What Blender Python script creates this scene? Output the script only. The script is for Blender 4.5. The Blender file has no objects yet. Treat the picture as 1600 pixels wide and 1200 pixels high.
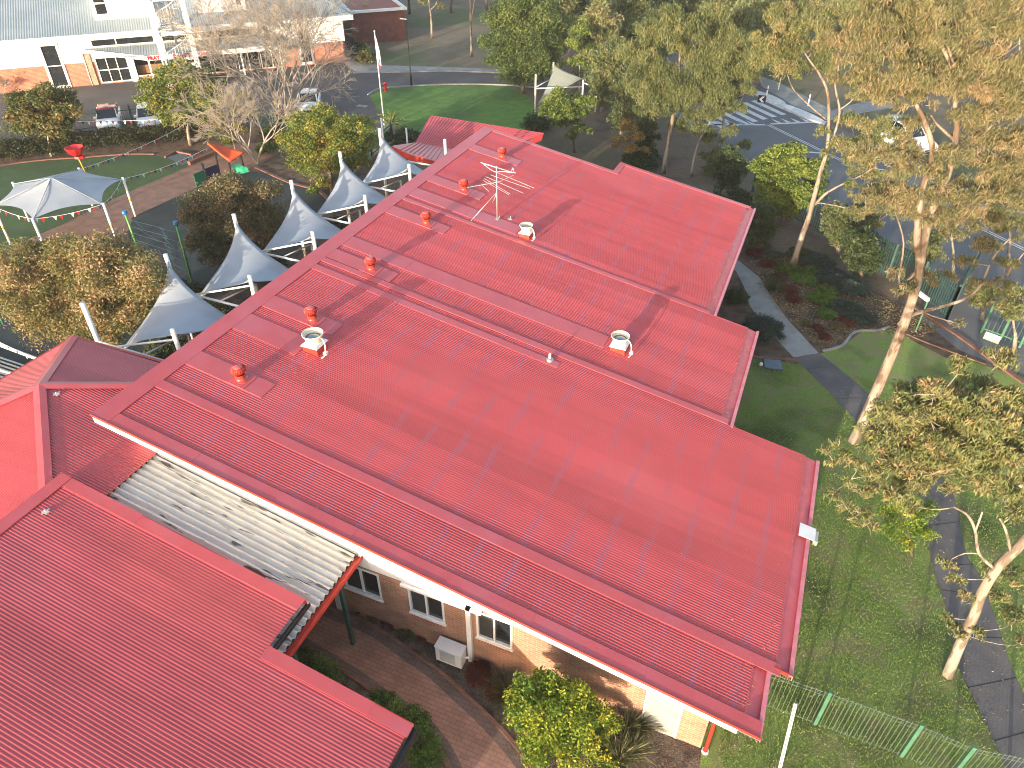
import bpy, math, random
import numpy as np
from mathutils import Vector
random.seed(7); RNG=np.random.default_rng(7)
C=bpy.context.scene.collection
# ------------------------------------------------ camera, sky, sun, exposure
CF=1140.; TH=math.atan(877/CF); CH=18.
cs,cc=math.sin(TH),math.cos(TH); AZ=math.atan(605/(877*cs+CF*cc)); ca,sa=math.cos(AZ),math.sin(AZ)
cam=bpy.data.objects.new('camera',bpy.data.cameras.new('camera')); C.objects.link(cam)
cam.location=(0,0,CH); cam.rotation_euler=(math.pi/2-TH,0,AZ)
cam.data.sensor_width=36; cam.data.lens=CF/1600*36; cam.data.clip_end=1500; cam.data.clip_start=.1
bpy.context.scene.camera=cam
SUN_AZ=math.radians(7.3); SUN_EL=math.radians(8.0)
w=bpy.data.worlds.new('World'); bpy.context.scene.world=w; w.use_nodes=True
nt=w.node_tree; sky=nt.nodes.new('ShaderNodeTexSky'); sky.sky_type='NISHITA'; sky.sun_disc=False
sky.sun_elevation=SUN_EL; sky.sun_rotation=math.radians(180)+SUN_AZ; sky.air_density=1.0; sky.dust_density=1.5; sky.ozone_density=1.5
wb=nt.nodes.new('ShaderNodeMix'); wb.data_type='RGBA'; wb.blend_type='MULTIPLY'; wb.inputs[0].default_value=1; wb.inputs[7].default_value=(1.16,1.0,.88,1)
nt.links.new(sky.outputs[0],wb.inputs[6]); nt.links.new(wb.outputs[2],nt.nodes['Background'].inputs[0]); nt.nodes['Background'].inputs[1].default_value=.15
sl=bpy.data.lights.new('sun','SUN'); sl.energy=2.3; sl.angle=math.radians(.6); sl.color=(1.,.84,.62)
sun=bpy.data.objects.new('sun',sl); C.objects.link(sun)
sd=Vector((math.sin(SUN_AZ)*math.cos(SUN_EL),math.cos(SUN_AZ)*math.cos(SUN_EL),-math.sin(SUN_EL)))
sun.rotation_euler=sd.to_track_quat('-Z','Y').to_euler(); sun.location=(0,-20,40)
vs=bpy.context.scene.view_settings; vs.view_transform='Standard'; vs.look='None'; vs.gamma=1; vs.exposure=2.1
vs.use_curve_mapping=False
bpy.context.scene.cycles.max_bounces=6; bpy.context.scene.cycles.filter_width=1.0
# ------------------------------------------------ measuring: a picture point on a plane of known height
O=np.array([0,0,CH])
def ray(u,v):
    l=u-800;up=600-v;F=CF*cc+up*cs;Z=-CF*cs+up*cc
    return np.array([-F*sa+l*ca,F*ca+l*sa,Z])
def G(u,v,z=0.):
    r=ray(u,v); return Vector(O+r*((z-CH)/r[2]))
def D(base,u,v,off=0.):       # point standing at the distance of `base`, `off` metres farther
    F=-sa*base[0]+ca*base[1]+off; r=ray(u,v); return Vector(O+r*(F/(-sa*r[0]+ca*r[1])))
def dist(P): return (Vector(P)-Vector(O)).length
# ------------------------------------------------ mesh building
WL={}
class MB:
    def __init__(s): s.v=[];s.f=[];s.sm=False
    def add(s,vs,fs):
        k=len(s.v); s.v+= [tuple(p) for p in vs]; s.f+=[tuple(k+i for i in f) for f in fs]; return s
    def box(s,a,b):
        x0,y0,z0=a;x1,y1,z1=b
        return s.add([(x0,y0,z0),(x1,y0,z0),(x1,y1,z0),(x0,y1,z0),(x0,y0,z1),(x1,y0,z1),(x1,y1,z1),(x0,y1,z1)],[(3,2,1,0),(4,5,6,7),(0,1,5,4),(1,2,6,5),(2,3,7,6),(3,0,4,7)])
    def bar(s,p,q,w,h=None,up=(0,0,1)):          # box beam from p to q
        h=h or w; p=Vector(p);q=Vector(q);d=(q-p).normalized();a=d.cross(Vector(up))
        if a.length<1e-4: a=d.cross(Vector((1,0,0)))
        a.normalize();b=a.cross(d)
        V=[]
        for P in (p,q):
            for i,j in ((-1,-1),(1,-1),(1,1),(-1,1)): V.append(P+a*(i*w/2)+b*(j*h/2))
        return s.add(V,[(0,1,2,3),(7,6,5,4),(0,4,5,1),(1,5,6,2),(2,6,7,3),(3,7,4,0)])
    def tube(s,pts,rad,n=8,caps=True):
        pts=[Vector(p) for p in pts]; m=len(pts)
        if not hasattr(rad,'__len__'): rad=[rad]*m
        V=[];k=None
        for i,p in enumerate(pts):
            d=(pts[min(i+1,m-1)]-pts[max(i-1,0)]).normalized()
            if k is None: k=Vector((0,0,1)) if abs(d.z)<.9 else Vector((1,0,0))
            a=d.cross(k).normalized(); b=d.cross(a); 
            for j in range(n):
                t=2*math.pi*j/n; V.append(p+(a*math.cos(t)+b*math.sin(t))*rad[i])
        F=[(i*n+j,i*n+(j+1)%n,(i+1)*n+(j+1)%n,(i+1)*n+j) for i in range(m-1) for j in range(n)]
        if caps: F+=[tuple(range(n))[::-1],tuple((m-1)*n+j for j in range(n))]
        s.sm=True
        return s.add(V,F)
    def lathe(s,prof,n=24,c=(0,0,0)):
        V=[(c[0]+r*math.cos(2*math.pi*j/n),c[1]+r*math.sin(2*math.pi*j/n),c[2]+z) for r,z in prof for j in range(n)]
        return s.add(V,[(i*n+j,i*n+(j+1)%n,(i+1)*n+(j+1)%n,(i+1)*n+j) for i in range(len(prof)-1) for j in range(n)])
    def prism(s,poly,d):                          # polygon (3-D points) thickened by vector d
        n=len(poly);d=Vector(d);P=[Vector(p) for p in poly]
        return s.add(P+[p+d for p in P],[tuple(range(n)),tuple(range(2*n-1,n-1,-1))]+[(i,n+i,n+(i+1)%n,(i+1)%n) for i in range(n)])
    def build(s,name,m,parent=None,local=False,smooth=None,kind=None):
        o0=Vector((0,0,0)) if (parent is None or local) else WL[parent.name]
        me=bpy.data.meshes.new(name); me.from_pydata([(v[0]-o0.x,v[1]-o0.y,v[2]-o0.z) for v in s.v],[],s.f)
        if s.sm if smooth is None else smooth: me.shade_smooth() if hasattr(me,'shade_smooth') else None
        me.materials.append(m); me.update()
        return link(name,me,parent,o0,kind)
def link(name,me,parent=None,o0=Vector((0,0,0)),kind=None):
    o=bpy.data.objects.new(name,me); C.objects.link(o); o.parent=parent
    WL[o.name]=Vector(o0)
    if kind: o['kind']=kind
    return o
def thing(name,label,cat,loc=(0,0,0),group=None):
    o=bpy.data.objects.new(name,None); C.objects.link(o); o.location=loc; o.empty_display_size=.2; WL[o.name]=Vector(loc)
    return tag(o,label,cat,group)
def tag(o,label,cat,group=None):
    o['label']=label;o['category']=cat
    if group:o['group']=group
    return o
def copy_tree(o,parent=None):
    c=o.copy(); C.objects.link(c); c.parent=parent
    for ch in o.children: copy_tree(ch,c)
    return c
def bm_sheet(name,pts,z,m,kind='structure'):
    mb=MB(); mb.add([(p[0],p[1],z) for p in pts],[tuple(range(len(pts)))])
    o=mb.build(name,m,kind=kind); 
    if o.data.polygons[0].normal.z<0: o.data.flip_normals()
    return o
def curve(pts,n=6,closed=False):                  # catmull-rom through points
    P=[Vector(p) for p in pts];out=[];m=len(P)
    rng=range(m if closed else m-1)
    for i in rng:
        if closed: a,b,c,d=P[i-1],P[i],P[(i+1)%m],P[(i+2)%m]
        else: a,b,c,d=P[max(i-1,0)],P[i],P[i+1],P[min(i+2,m-1)]
        for k in range(n):
            t=k/n; out.append(.5*((2*b)+(c-a)*t+(2*a-5*b+4*c-d)*t*t+(3*b-a-3*c+d)*t**3))
    if not closed: out.append(P[-1])
    return out
# ------------------------------------------------ materials
def mat(name,c1,c2=None,scale=5.,rough=.6,metal=0.,bump=0.,bscale=None,spec=.5,detail=6.,trans=0.,stretch=None,ramp=(.35,.65),coat=0.):
    m=bpy.data.materials.new(name); m.use_nodes=True; t=m.node_tree; b=t.nodes['Principled BSDF']
    b.inputs['Roughness'].default_value=rough; b.inputs['Metallic'].default_value=metal; b.inputs['Specular IOR Level'].default_value=spec
    b.inputs['Coat Weight'].default_value=coat
    tc=t.nodes.new('ShaderNodeTexCoord'); mp=t.nodes.new('ShaderNodeMapping'); t.links.new(tc.outputs['Object'],mp.inputs[0])
    if stretch: mp.inputs['Scale'].default_value=stretch
    if c2 is None: c2=tuple(x*.82 for x in c1)
    n=t.nodes.new('ShaderNodeTexNoise'); n.inputs['Scale'].default_value=scale; n.inputs['Detail'].default_value=detail; t.links.new(mp.outputs[0],n.inputs['Vector'])
    r=t.nodes.new('ShaderNodeValToRGB'); r.color_ramp.elements[0].position=ramp[0]; r.color_ramp.elements[1].position=ramp[1]
    r.color_ramp.elements[0].color=(*c1,1); r.color_ramp.elements[1].color=(*c2,1)
    t.links.new(n.outputs[0],r.inputs[0]); t.links.new(r.outputs[0],b.inputs['Base Color'])
    if bump:
        n2=t.nodes.new('ShaderNodeTexNoise'); n2.inputs['Scale'].default_value=bscale or scale*4; n2.inputs['Detail'].default_value=5; t.links.new(mp.outputs[0],n2.inputs['Vector'])
        bp=t.nodes.new('ShaderNodeBump'); bp.inputs['Strength'].default_value=bump; bp.inputs['Distance'].default_value=.05
        t.links.new(n2.outputs[0],bp.inputs['Height']); t.links.new(bp.outputs[0],b.inputs['Normal'])
    if trans:
        tr=t.nodes.new('ShaderNodeBsdfTranslucent'); mx=t.nodes.new('ShaderNodeMixShader'); mx.inputs[0].default_value=trans
        t.links.new(r.outputs[0],tr.inputs[0]); t.links.new(b.outputs[0],mx.inputs[1]); t.links.new(tr.outputs[0],mx.inputs[2])
        t.links.new(mx.outputs[0],t.nodes['Material Output'].inputs[0])
    m['ramp']=r.name
    return m
def out_of(m):
    n=m.node_tree.nodes[m['ramp']]; return n.outputs[2] if n.type=='MIX' else n.outputs[0]
def mix_big(m,col,scale,pos=(.45,.6),amt=1.,stretch=None):   # overlay a second, larger patch colour
    t=m.node_tree; r=t.nodes[m['ramp']]; tc=[n for n in t.nodes if n.type=='TEX_COORD'][0]
    n=t.nodes.new('ShaderNodeTexNoise'); n.inputs['Scale'].default_value=scale; n.inputs['Detail'].default_value=5
    if stretch:
        mp=t.nodes.new('ShaderNodeMapping'); mp.inputs['Scale'].default_value=stretch; t.links.new(tc.outputs['Object'],mp.inputs[0]); t.links.new(mp.outputs[0],n.inputs['Vector'])
    else: t.links.new(tc.outputs['Object'],n.inputs['Vector'])
    mr=t.nodes.new('ShaderNodeMapRange'); mr.inputs[1].default_value=pos[0]; mr.inputs[2].default_value=pos[1]; mr.inputs[4].default_value=amt; t.links.new(n.outputs[0],mr.inputs[0])
    mx=t.nodes.new('ShaderNodeMix'); mx.data_type='RGBA'; t.links.new(mr.outputs[0],mx.inputs[0]); mx.inputs[7].default_value=(*col,1)
    src=out_of(m)
    for l in list(t.links):
        if l.from_socket==src and l.to_node!=mx: t.links.new(mx.outputs[2],l.to_socket)
    t.links.new(src,mx.inputs[6]); mx.name='overlay'+str(len(t.nodes)); m['ramp']=mx.name
    return m
def brick(name,c1,c2,mortar,bw,bh,ms,axes,rough=.85,var=None):
    # axes: two of 'XYZ' used as brick plane
    m=bpy.data.materials.new(name); m.use_nodes=True; t=m.node_tree; b=t.nodes['Principled BSDF']; b.inputs['Roughness'].default_value=rough
    tc=t.nodes.new('ShaderNodeTexCoord'); sp=t.nodes.new('ShaderNodeSeparateXYZ'); cb=t.nodes.new('ShaderNodeCombineXYZ')
    t.links.new(tc.outputs['Object'],sp.inputs[0]); t.links.new(sp.outputs[axes[0]],cb.inputs[0]); t.links.new(sp.outputs[axes[1]],cb.inputs[1])
    br=t.nodes.new('ShaderNodeTexBrick'); br.inputs['Scale'].default_value=1; br.inputs['Brick Width'].default_value=bw; br.inputs['Row Height'].default_value=bh
    br.inputs['Mortar Size'].default_value=ms; br.inputs['Color1'].default_value=(*c1,1); br.inputs['Color2'].default_value=(*c2,1); br.inputs['Mortar'].default_value=(*mortar,1)
    t.links.new(cb.outputs[0],br.inputs[0])
    n=t.nodes.new('ShaderNodeTexNoise'); n.inputs['Scale'].default_value=1.7; n.inputs['Detail'].default_value=8; t.links.new(tc.outputs['Object'],n.inputs['Vector'])
    mr=t.nodes.new('ShaderNodeMapRange'); mr.inputs[1].default_value=.3;mr.inputs[2].default_value=.7;mr.inputs[3].default_value=.72;mr.inputs[4].default_value=1.15; t.links.new(n.outputs[0],mr.inputs[0])
    mx=t.nodes.new('ShaderNodeMix'); mx.data_type='RGBA'; mx.blend_type='MULTIPLY'; mx.inputs[0].default_value=1; t.links.new(br.outputs[0],mx.inputs[6]); t.links.new(mr.outputs[0],mx.inputs[7])
    t.links.new(mx.outputs[2],b.inputs['Base Color'])
    bp=t.nodes.new('ShaderNodeBump'); bp.inputs['Strength'].default_value=.4; bp.inputs['Distance'].default_value=.01; bp.invert=True; t.links.new(br.outputs[1],bp.inputs['Height']); t.links.new(bp.outputs[0],b.inputs['Normal'])
    return m
def roof_paint(name,base,alt,band=None,rough=.38):
    m=mat(name,base,alt,scale=.9,rough=rough,spec=.4,detail=7)
    t=m.node_tree; b=t.nodes['Principled BSDF']; tc=[n for n in t.nodes if n.type=='TEX_COORD'][0]
    sp=t.nodes.new('ShaderNodeSeparateXYZ'); t.links.new(tc.outputs['Object'],sp.inputs[0])
    def mathn(op,a,bv=None,cv=None):
        n=t.nodes.new('ShaderNodeMath'); n.operation=op
        for i,x in enumerate((a,bv,cv)):
            if x is None: continue
            if isinstance(x,(int,float)): n.inputs[i].default_value=x
            else: t.links.new(x,n.inputs[i])
        return n.outputs[0]
    # every 0.76 m sheet has its own slight fade
    mix_big(m,tuple(x*.72 for x in base),1.,(.48,.66),.55,stretch=(.12,1.6,1)); mix_big(m,(base[0]*.95,base[1]*1.8,base[2]*1.9),.35,(.5,.7),.22,stretch=(.5,1,1))
    sh=mathn('FLOOR',mathn('DIVIDE',sp.outputs['Y'],.762)); wn=t.nodes.new('ShaderNodeTexWhiteNoise'); wn.noise_dimensions='1D'; t.links.new(sh,wn.inputs['W'])
    k=mathn('MULTIPLY_ADD',wn.outputs[0],.22,.90)
    mx=t.nodes.new('ShaderNodeMix'); mx.data_type='RGBA'; mx.blend_type='MULTIPLY'; mx.inputs[0].default_value=1
    t.links.new(out_of(m),mx.inputs[6]); t.links.new(k,mx.inputs[7]); last=mx.outputs[2]
    if band:
        nz=t.nodes.new('ShaderNodeTexNoise'); nz.inputs['Scale'].default_value=1.1; nz.inputs['Detail'].default_value=4; t.links.new(tc.outputs['Object'],nz.inputs['Vector'])
        xx=mathn('ADD',sp.outputs['X'],mathn('MULTIPLY',nz.outputs[0],.35))
        fr=mathn('ABSOLUTE',mathn('SUBTRACT',mathn('FRACT',mathn('DIVIDE',xx,.93)),.5))
        bd=t.nodes.new('ShaderNodeMapRange'); bd.inputs[1].default_value=.03; bd.inputs[2].default_value=.13; bd.inputs[3].default_value=1; bd.inputs[4].default_value=0; t.links.new(fr,bd.inputs[0])
        n2=t.nodes.new('ShaderNodeTexNoise'); n2.inputs['Scale'].default_value=.8; n2.inputs['Detail'].default_value=6; t.links.new(tc.outputs['Object'],n2.inputs['Vector'])
        mk=t.nodes.new('ShaderNodeMapRange'); mk.inputs[1].default_value=.38; mk.inputs[2].default_value=.62; mk.inputs[4].default_value=.55; t.links.new(n2.outputs[0],mk.inputs[0])
        f=mathn('MULTIPLY',bd.outputs[0],mk.outputs[0])
        m2=t.nodes.new('ShaderNodeMix'); m2.data_type='RGBA'; t.links.new(f,m2.inputs[0]); t.links.new(last,m2.inputs[6]); m2.inputs[7].default_value=(*band,1); last=m2.outputs[2]
    t.links.new(last,b.inputs['Base Color'])
    return m
M={}
RED=(.53,.088,.101)
M['roof']=roof_paint('roof_red',RED,(.48,.079,.093),band=(.33,.12,.19))
M['roofll']=roof_paint('roof_red_low',(.52,.09,.105),(.46,.08,.097),band=None,rough=.35)
M['flash']=mat('flashing_red',(.55,.10,.116),(.50,.09,.107),scale=1.5,rough=.36)
mix_big(M['flash'],(.50,.15,.20),.7,(.5,.68),.4)
M['gutter']=mat('gutter_red',(.60,.11,.13),(.50,.09,.11),scale=3,rough=.35); 
M['lip']=mat('gutter_lip',(.66,.24,.29),(.56,.18,.23),scale=4,rough=.3)
M['barge']=mat('barge_red',(.50,.045,.03),scale=2,rough=.4)
M['vent']=mat('vent_red',(.50,.07,.04),(.40,.05,.05),scale=6,rough=.3)
M['white']=mat('white_paint',(.78,.79,.80),(.70,.71,.73),scale=3,rough=.45)
M['clad']=mat('white_cladding',(.74,.76,.78),(.66,.68,.70),scale=2,rough=.55)
M['cream']=mat('cream_paint',(.78,.72,.58),(.66,.58,.42),scale=6,rough=.5)
M['steel']=mat('galvanised_steel',(.42,.45,.48),(.32,.35,.38),scale=8,rough=.4,metal=.7)
M['alu']=mat('aluminium',(.75,.75,.74),(.6,.6,.6),scale=8,rough=.3,metal=.6)
M['zinc']=mat('zinc_roof',(.27,.335,.39),(.22,.285,.335),scale=.6,rough=.45,metal=.1)
M['glass']=mat('dark_glass',(.012,.016,.022),(.02,.025,.03),scale=2,rough=.06,spec=.8)
M['blind']=mat('pale_blind',(.30,.36,.38),(.24,.29,.32),scale=3,rough=.5)
M['screen']=mat('fly_screen',(.035,.04,.045),rough=.6)
M['brick']=brick('brick_face',(.40,.20,.13),(.32,.15,.10),(.36,.28,.22),.24,.086,.010,'XZ')
M['brickr']=brick('brick_soldier',(.40,.12,.07),(.33,.09,.06),(.36,.28,.22),.086,.24,.010,'XZ')
M['brickw']=brick('brick_facade',(.46,.15,.09),(.38,.12,.07),(.40,.28,.22),.24,.1,.012,'XZ')
M['paver']=brick('pavers_red',(.36,.20,.16),(.30,.165,.13),(.16,.11,.09),.23,.115,.006,'XY')
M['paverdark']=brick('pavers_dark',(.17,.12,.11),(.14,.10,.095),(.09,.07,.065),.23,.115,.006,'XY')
M['edging']=brick('edging_brick',(.24,.115,.085),(.19,.095,.07),(.14,.09,.075),.23,.115,.01,'XY')
M['tile']=brick('pavers_play',(.27,.16,.125),(.24,.14,.11),(.17,.11,.09),.3,.15,.006,'XY')
M['asphalt']=mix_big(mat('asphalt',(.072,.068,.072),(.10,.092,.095),scale=.35,rough=.9,bump=.3,bscale=40),(.125,.11,.105),.13,(.5,.7),.7)
M['road']=mix_big(mat('road_asphalt',(.12,.125,.14),(.145,.15,.165),scale=.5,rough=.85,bump=.3,bscale=40),(.10,.10,.112),.2,(.5,.65),.6)
M['pathdark']=mix_big(mat('path_asphalt',(.085,.082,.092),(.12,.115,.122),scale=1.2,rough=.9,bump=.5,bscale=50),(.17,.155,.145),.8,(.48,.66),.6)
M['concrete']=mix_big(mat('concrete',(.30,.31,.31),(.24,.245,.25),scale=2,rough=.85,bump=.3,bscale=30),(.13,.12,.11),.6,(.52,.7),.6)
M['paint']=mat('road_paint',(.66,.68,.70),(.5,.52,.54),scale=3,rough=.7)
M['rubber']=mix_big(mat('rubber_surface',(.022,.035,.042),(.03,.045,.05),scale=4,rough=.85),(.016,.024,.03),.6,(.45,.6),.7)
M['turf']=mix_big(mat('synthetic_turf',(.038,.088,.03),(.05,.11,.038),scale=3,rough=.95,bump=.6,bscale=90),(.028,.07,.03),.5,(.45,.6),.7)
M['mulch']=mix_big(mat('bark_mulch',(.10,.062,.045),(.17,.115,.085),scale=14,rough=.95,bump=1.,bscale=30),(.05,.032,.025),2.,(.45,.62),.8)
M['mulchd']=mix_big(mat('dark_mulch',(.12,.09,.075),(.23,.18,.15),scale=18,rough=.95,bump=1.,bscale=35),(.05,.036,.032),2.,(.45,.62),.8)
M['ground']=mix_big(mix_big(mat('dry_ground',(.12,.085,.06),(.17,.13,.095),scale=6,rough=.95,bump=.8,bscale=14),(.075,.085,.04),.14,(.5,.62),.6),(.05,.036,.028),.5,(.5,.7),.7)
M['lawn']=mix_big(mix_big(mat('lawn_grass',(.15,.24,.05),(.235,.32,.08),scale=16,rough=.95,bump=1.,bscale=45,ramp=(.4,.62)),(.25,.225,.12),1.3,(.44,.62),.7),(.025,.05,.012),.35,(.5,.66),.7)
M['lawnb']=mix_big(mix_big(mat('green_lawn',(.065,.17,.022),(.10,.21,.034),scale=1.5,rough=.95,bump=.6,bscale=20),(.12,.11,.06),.09,(.54,.68),.7),(.025,.055,.015),.2,(.5,.65),.5)
M['drylawn']=mix_big(mix_big(mat('dry_lawn',(.15,.125,.085),(.19,.155,.11),scale=3,rough=.95,bump=.6,bscale=20),(.07,.11,.035),.1,(.5,.6),.8),(.07,.055,.035),.3,(.52,.66),.5)
M['sail']=mat('shade_cloth',(.40,.455,.53),(.35,.40,.47),scale=1.2,rough=.65,trans=.18)
M['sailg']=mat('shade_cloth_green',(.30,.33,.30),(.26,.29,.26),scale=1.2,rough=.65,trans=.2)
M['fgreen']=mat('fence_green',(.07,.19,.125),(.05,.14,.095),scale=4,rough=.45)
M['fdark']=mat('fence_dark_green',(.03,.085,.075),(.02,.06,.055),scale=4,rough=.5)
M['wire']=mat('fence_wire',(.12,.175,.13),(.09,.135,.10),scale=4,rough=.4)
M['black']=mat('black_paint',(.015,.015,.018),rough=.4)
M['redp']=mat('bright_red',(.65,.02,.03),(.55,.015,.02),scale=3,rough=.35)
M['orange']=mat('orange_red',(.75,.10,.03),(.68,.07,.02),scale=3,rough=.35)
M['yellow']=mat('yellow_paint',(.62,.40,.03),rough=.4)
M['blue']=mat('blue_plastic',(.03,.20,.50),rough=.35)
M['navy']=mat('navy_cloth',(.02,.025,.09),rough=.7)
M['lime']=mat('lime_green',(.10,.34,.09),rough=.4)
M['pgreen']=mat('panel_green',(.02,.18,.09),rough=.4)
M['mint']=mat('mint_green',(.04,.50,.27),rough=.35)
M['poly']=mix_big(mix_big(mat('cream_sheet',(.68,.67,.64),(.60,.59,.565),scale=2,rough=.5,trans=.1),(.50,.49,.50),.9,(.5,.66),.6,stretch=(.3,2,1)),(.07,.06,.05),3.6,(.60,.64),.9,stretch=(.22,2.6,1))
M['letters']=mat('red_letters',(.60,.01,.03),rough=.4)
M['sand']=mat('sandstone',(.36,.30,.22),(.28,.22,.16),scale=4,rough=.8)
M['timber']=mat('timber',(.26,.15,.08),(.20,.12,.07),scale=4,rough=.6)
M['car']=mat('car_white',(.78,.80,.82),(.76,.78,.80),scale=1,rough=.25,coat=.6)
M['carred']=mat('car_red',(.30,.02,.03),(.28,.02,.03),scale=1,rough=.25,coat=.6)
M['tyre']=mat('tyre',(.02,.02,.02),rough=.8)
M['lamp']=mat('lamp_glass',(.7,.7,.72),rough=.2)
M['tail']=mat('tail_lamp',(.35,.01,.01),rough=.2)
def bark(name,a,b,c,sc=3.):
    return mix_big(mat(name,a,b,scale=sc,rough=.85,bump=.7,bscale=14,stretch=(1,1,.25)),c,2.6,(.5,.57),.85,stretch=(1.7,1.7,.45))
M['gum']=bark('gum_bark',(.32,.285,.25),(.20,.155,.12),(.10,.065,.045))
M['pale']=bark('pale_bark',(.36,.33,.29),(.24,.20,.165),(.13,.10,.08))
M['twig']=mat('twig_bark',(.34,.305,.27),(.26,.235,.205),scale=3,rough=.8)
M['dbark']=bark('dark_bark',(.10,.075,.055),(.14,.11,.08),(.05,.04,.03))
def leafmat(name,a,b,c,trans=.3):
    m=bpy.data.materials.new(name); m.use_nodes=True; t=m.node_tree; p=t.nodes['Principled BSDF']; p.inputs['Roughness'].default_value=.55; p.inputs['Specular IOR Level'].default_value=.35
    at=t.nodes.new('ShaderNodeAttribute'); at.attribute_name='tint'; r=t.nodes.new('ShaderNodeValToRGB')
    e=r.color_ramp.elements; e[0].position=.1; e[0].color=(*a,1); e[1].position=.55; e[1].color=(*b,1); k=e.new(.95); k.color=(*c,1)
    t.links.new(at.outputs['Fac'],r.inputs[0]); t.links.new(r.outputs[0],p.inputs['Base Color'])
    tr=t.nodes.new('ShaderNodeBsdfTranslucent'); mx=t.nodes.new('ShaderNodeMixShader'); mx.inputs[0].default_value=trans
    t.links.new(r.outputs[0],tr.inputs[0]); t.links.new(p.outputs[0],mx.inputs[1]); t.links.new(tr.outputs[0],mx.inputs[2]); t.links.new(mx.outputs[0],t.nodes['Material Output'].inputs[0])
    return m
LM={'gum':leafmat('gum_leaves',(.10,.13,.05),(.20,.225,.09),(.31,.235,.13)),
 'gumgold':leafmat('gum_leaves_gold',(.11,.12,.058),(.205,.205,.10),(.32,.235,.14)),
 'gumg':leafmat('gum_leaves_green',(.07,.095,.04),(.14,.175,.07),(.23,.23,.10)),
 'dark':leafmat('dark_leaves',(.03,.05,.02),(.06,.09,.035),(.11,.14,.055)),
 'cas':leafmat('she_oak_leaves',(.05,.085,.025),(.11,.16,.045),(.19,.23,.07)),
 'lime':leafmat('lime_leaves',(.06,.13,.015),(.22,.29,.03),(.55,.50,.06)),
 'yel':leafmat('yellow_green_leaves',(.08,.13,.025),(.19,.24,.045),(.46,.32,.07)),
 'aut':leafmat('autumn_leaves',(.06,.095,.025),(.16,.155,.05),(.42,.22,.10)),
 'autp':leafmat('pale_autumn_leaves',(.11,.14,.045),(.29,.24,.11),(.56,.38,.23)),
 'dusk':leafmat('dusky_leaves',(.07,.085,.04),(.15,.14,.07),(.28,.18,.11)),
 'wat':leafmat('wattle_leaves',(.045,.08,.018),(.14,.20,.04),(.25,.31,.07)),
 'red':leafmat('red_leaves',(.07,.02,.02),(.15,.04,.035),(.22,.08,.05)),
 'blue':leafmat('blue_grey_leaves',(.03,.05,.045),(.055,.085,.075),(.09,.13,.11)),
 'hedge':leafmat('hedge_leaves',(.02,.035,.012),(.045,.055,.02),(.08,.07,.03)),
 'box':leafmat('box_leaves',(.045,.10,.018),(.11,.20,.035),(.20,.30,.06)),
 'orange':leafmat('orange_leaves',(.13,.12,.03),(.34,.22,.07),(.50,.30,.12)),
 'straw':leafmat('strappy_leaves',(.04,.06,.025),(.12,.13,.06),(.28,.25,.13)),
 'grass':leafmat('grass_blades',(.15,.25,.045),(.25,.35,.08),(.38,.40,.16)),
 'palm':leafmat('palm_leaves',(.06,.10,.02),(.16,.21,.05),(.30,.30,.08))}
# ------------------------------------------------ foliage
def leaf_mesh(name,cents,dirs,L,Wd,tint,m):
    n=len(cents); dirs=dirs/np.linalg.norm(dirs,axis=1,keepdims=True)
    rnd=RNG.normal(size=(n,3)); s=np.cross(dirs,rnd); s/=np.linalg.norm(s,axis=1,keepdims=True)+1e-9
    L=L[:,None];Wd=Wd[:,None]
    v=np.stack([cents-dirs*L/2,cents+s*Wd/2-dirs*L*.08,cents+dirs*L/2,cents-s*Wd/2-dirs*L*.08],1).reshape(-1,3).astype(np.float32)
    me=bpy.data.meshes.new(name); me.vertices.add(4*n); me.vertices.foreach_set('co',v.ravel())
    me.loops.add(4*n); me.loops.foreach_set('vertex_index',np.arange(4*n,dtype=np.int32))
    me.polygons.add(n); me.polygons.foreach_set('loop_start',np.arange(0,4*n,4,dtype=np.int32)); me.polygons.foreach_set('loop_total',np.full(n,4,dtype=np.int32))
    a=me.attributes.new('tint','FLOAT','FACE'); a.data.foreach_set('value',np.clip(tint,0,1).astype(np.float32))
    me.materials.append(m); me.update(calc_edges=True)
    return me
def leaf_cloud(clumps,size,asp=.35,droop=0.,dens=1.,spread=.46,sub=14,flat=.8,tb=0.):
    CE=[];DI=[];TI=[]
    for c,r in clumps:
        m=max(4,int(sub))
        d=RNG.normal(size=(m,3)); d/=np.linalg.norm(d,axis=1,keepdims=True); d[:,2]=np.abs(d[:,2])*.9-.28
        sc=np.array(c)+d*r*RNG.uniform(.35,.9,(m,1))*np.array([1,1,flat]); sr=r*spread*RNG.uniform(.7,1.3,m); st=RNG.normal(0,.19,m)+RNG.normal(0,.07)
        per=int(max(5,dens*21.*r*r/(size*size*asp)/m))
        for i in range(m):
            q=RNG.normal(size=(per,3)); q/=np.linalg.norm(q,axis=1,keepdims=True); q*=(RNG.uniform(0,1,(per,1))**.45)*sr[i]
            q[:,2]*=flat
            if droop: q[:,2]-=np.abs(RNG.normal(0,.25,per))*sr[i]*droop
            CE.append(sc[i]+q)
            dd=RNG.normal(size=(per,3))*(1-.55*droop); dd[:,2]-=droop*1.3; DI.append(dd)
            TI.append(np.clip(.42+tb+st[i]+RNG.normal(0,.17,per),0,1))
    CE=np.concatenate(CE);DI=np.concatenate(DI);TI=np.concatenate(TI);n=len(CE)
    L=size*RNG.uniform(.65,1.35,n)
    return CE,DI,L,L*asp,TI
NL=[0]
def foliage(name,clumps,m,parent,size,part='crown',**k):
    CE,DI,L,W_,TI=leaf_cloud(clumps,size,**k); o0=WL[parent.name] if parent else Vector((0,0,0)); NL[0]+=len(CE)
    me=leaf_mesh(part,CE-np.array(o0),DI,L,W_,TI,m)
    return link(part,me,parent,o0)
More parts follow.
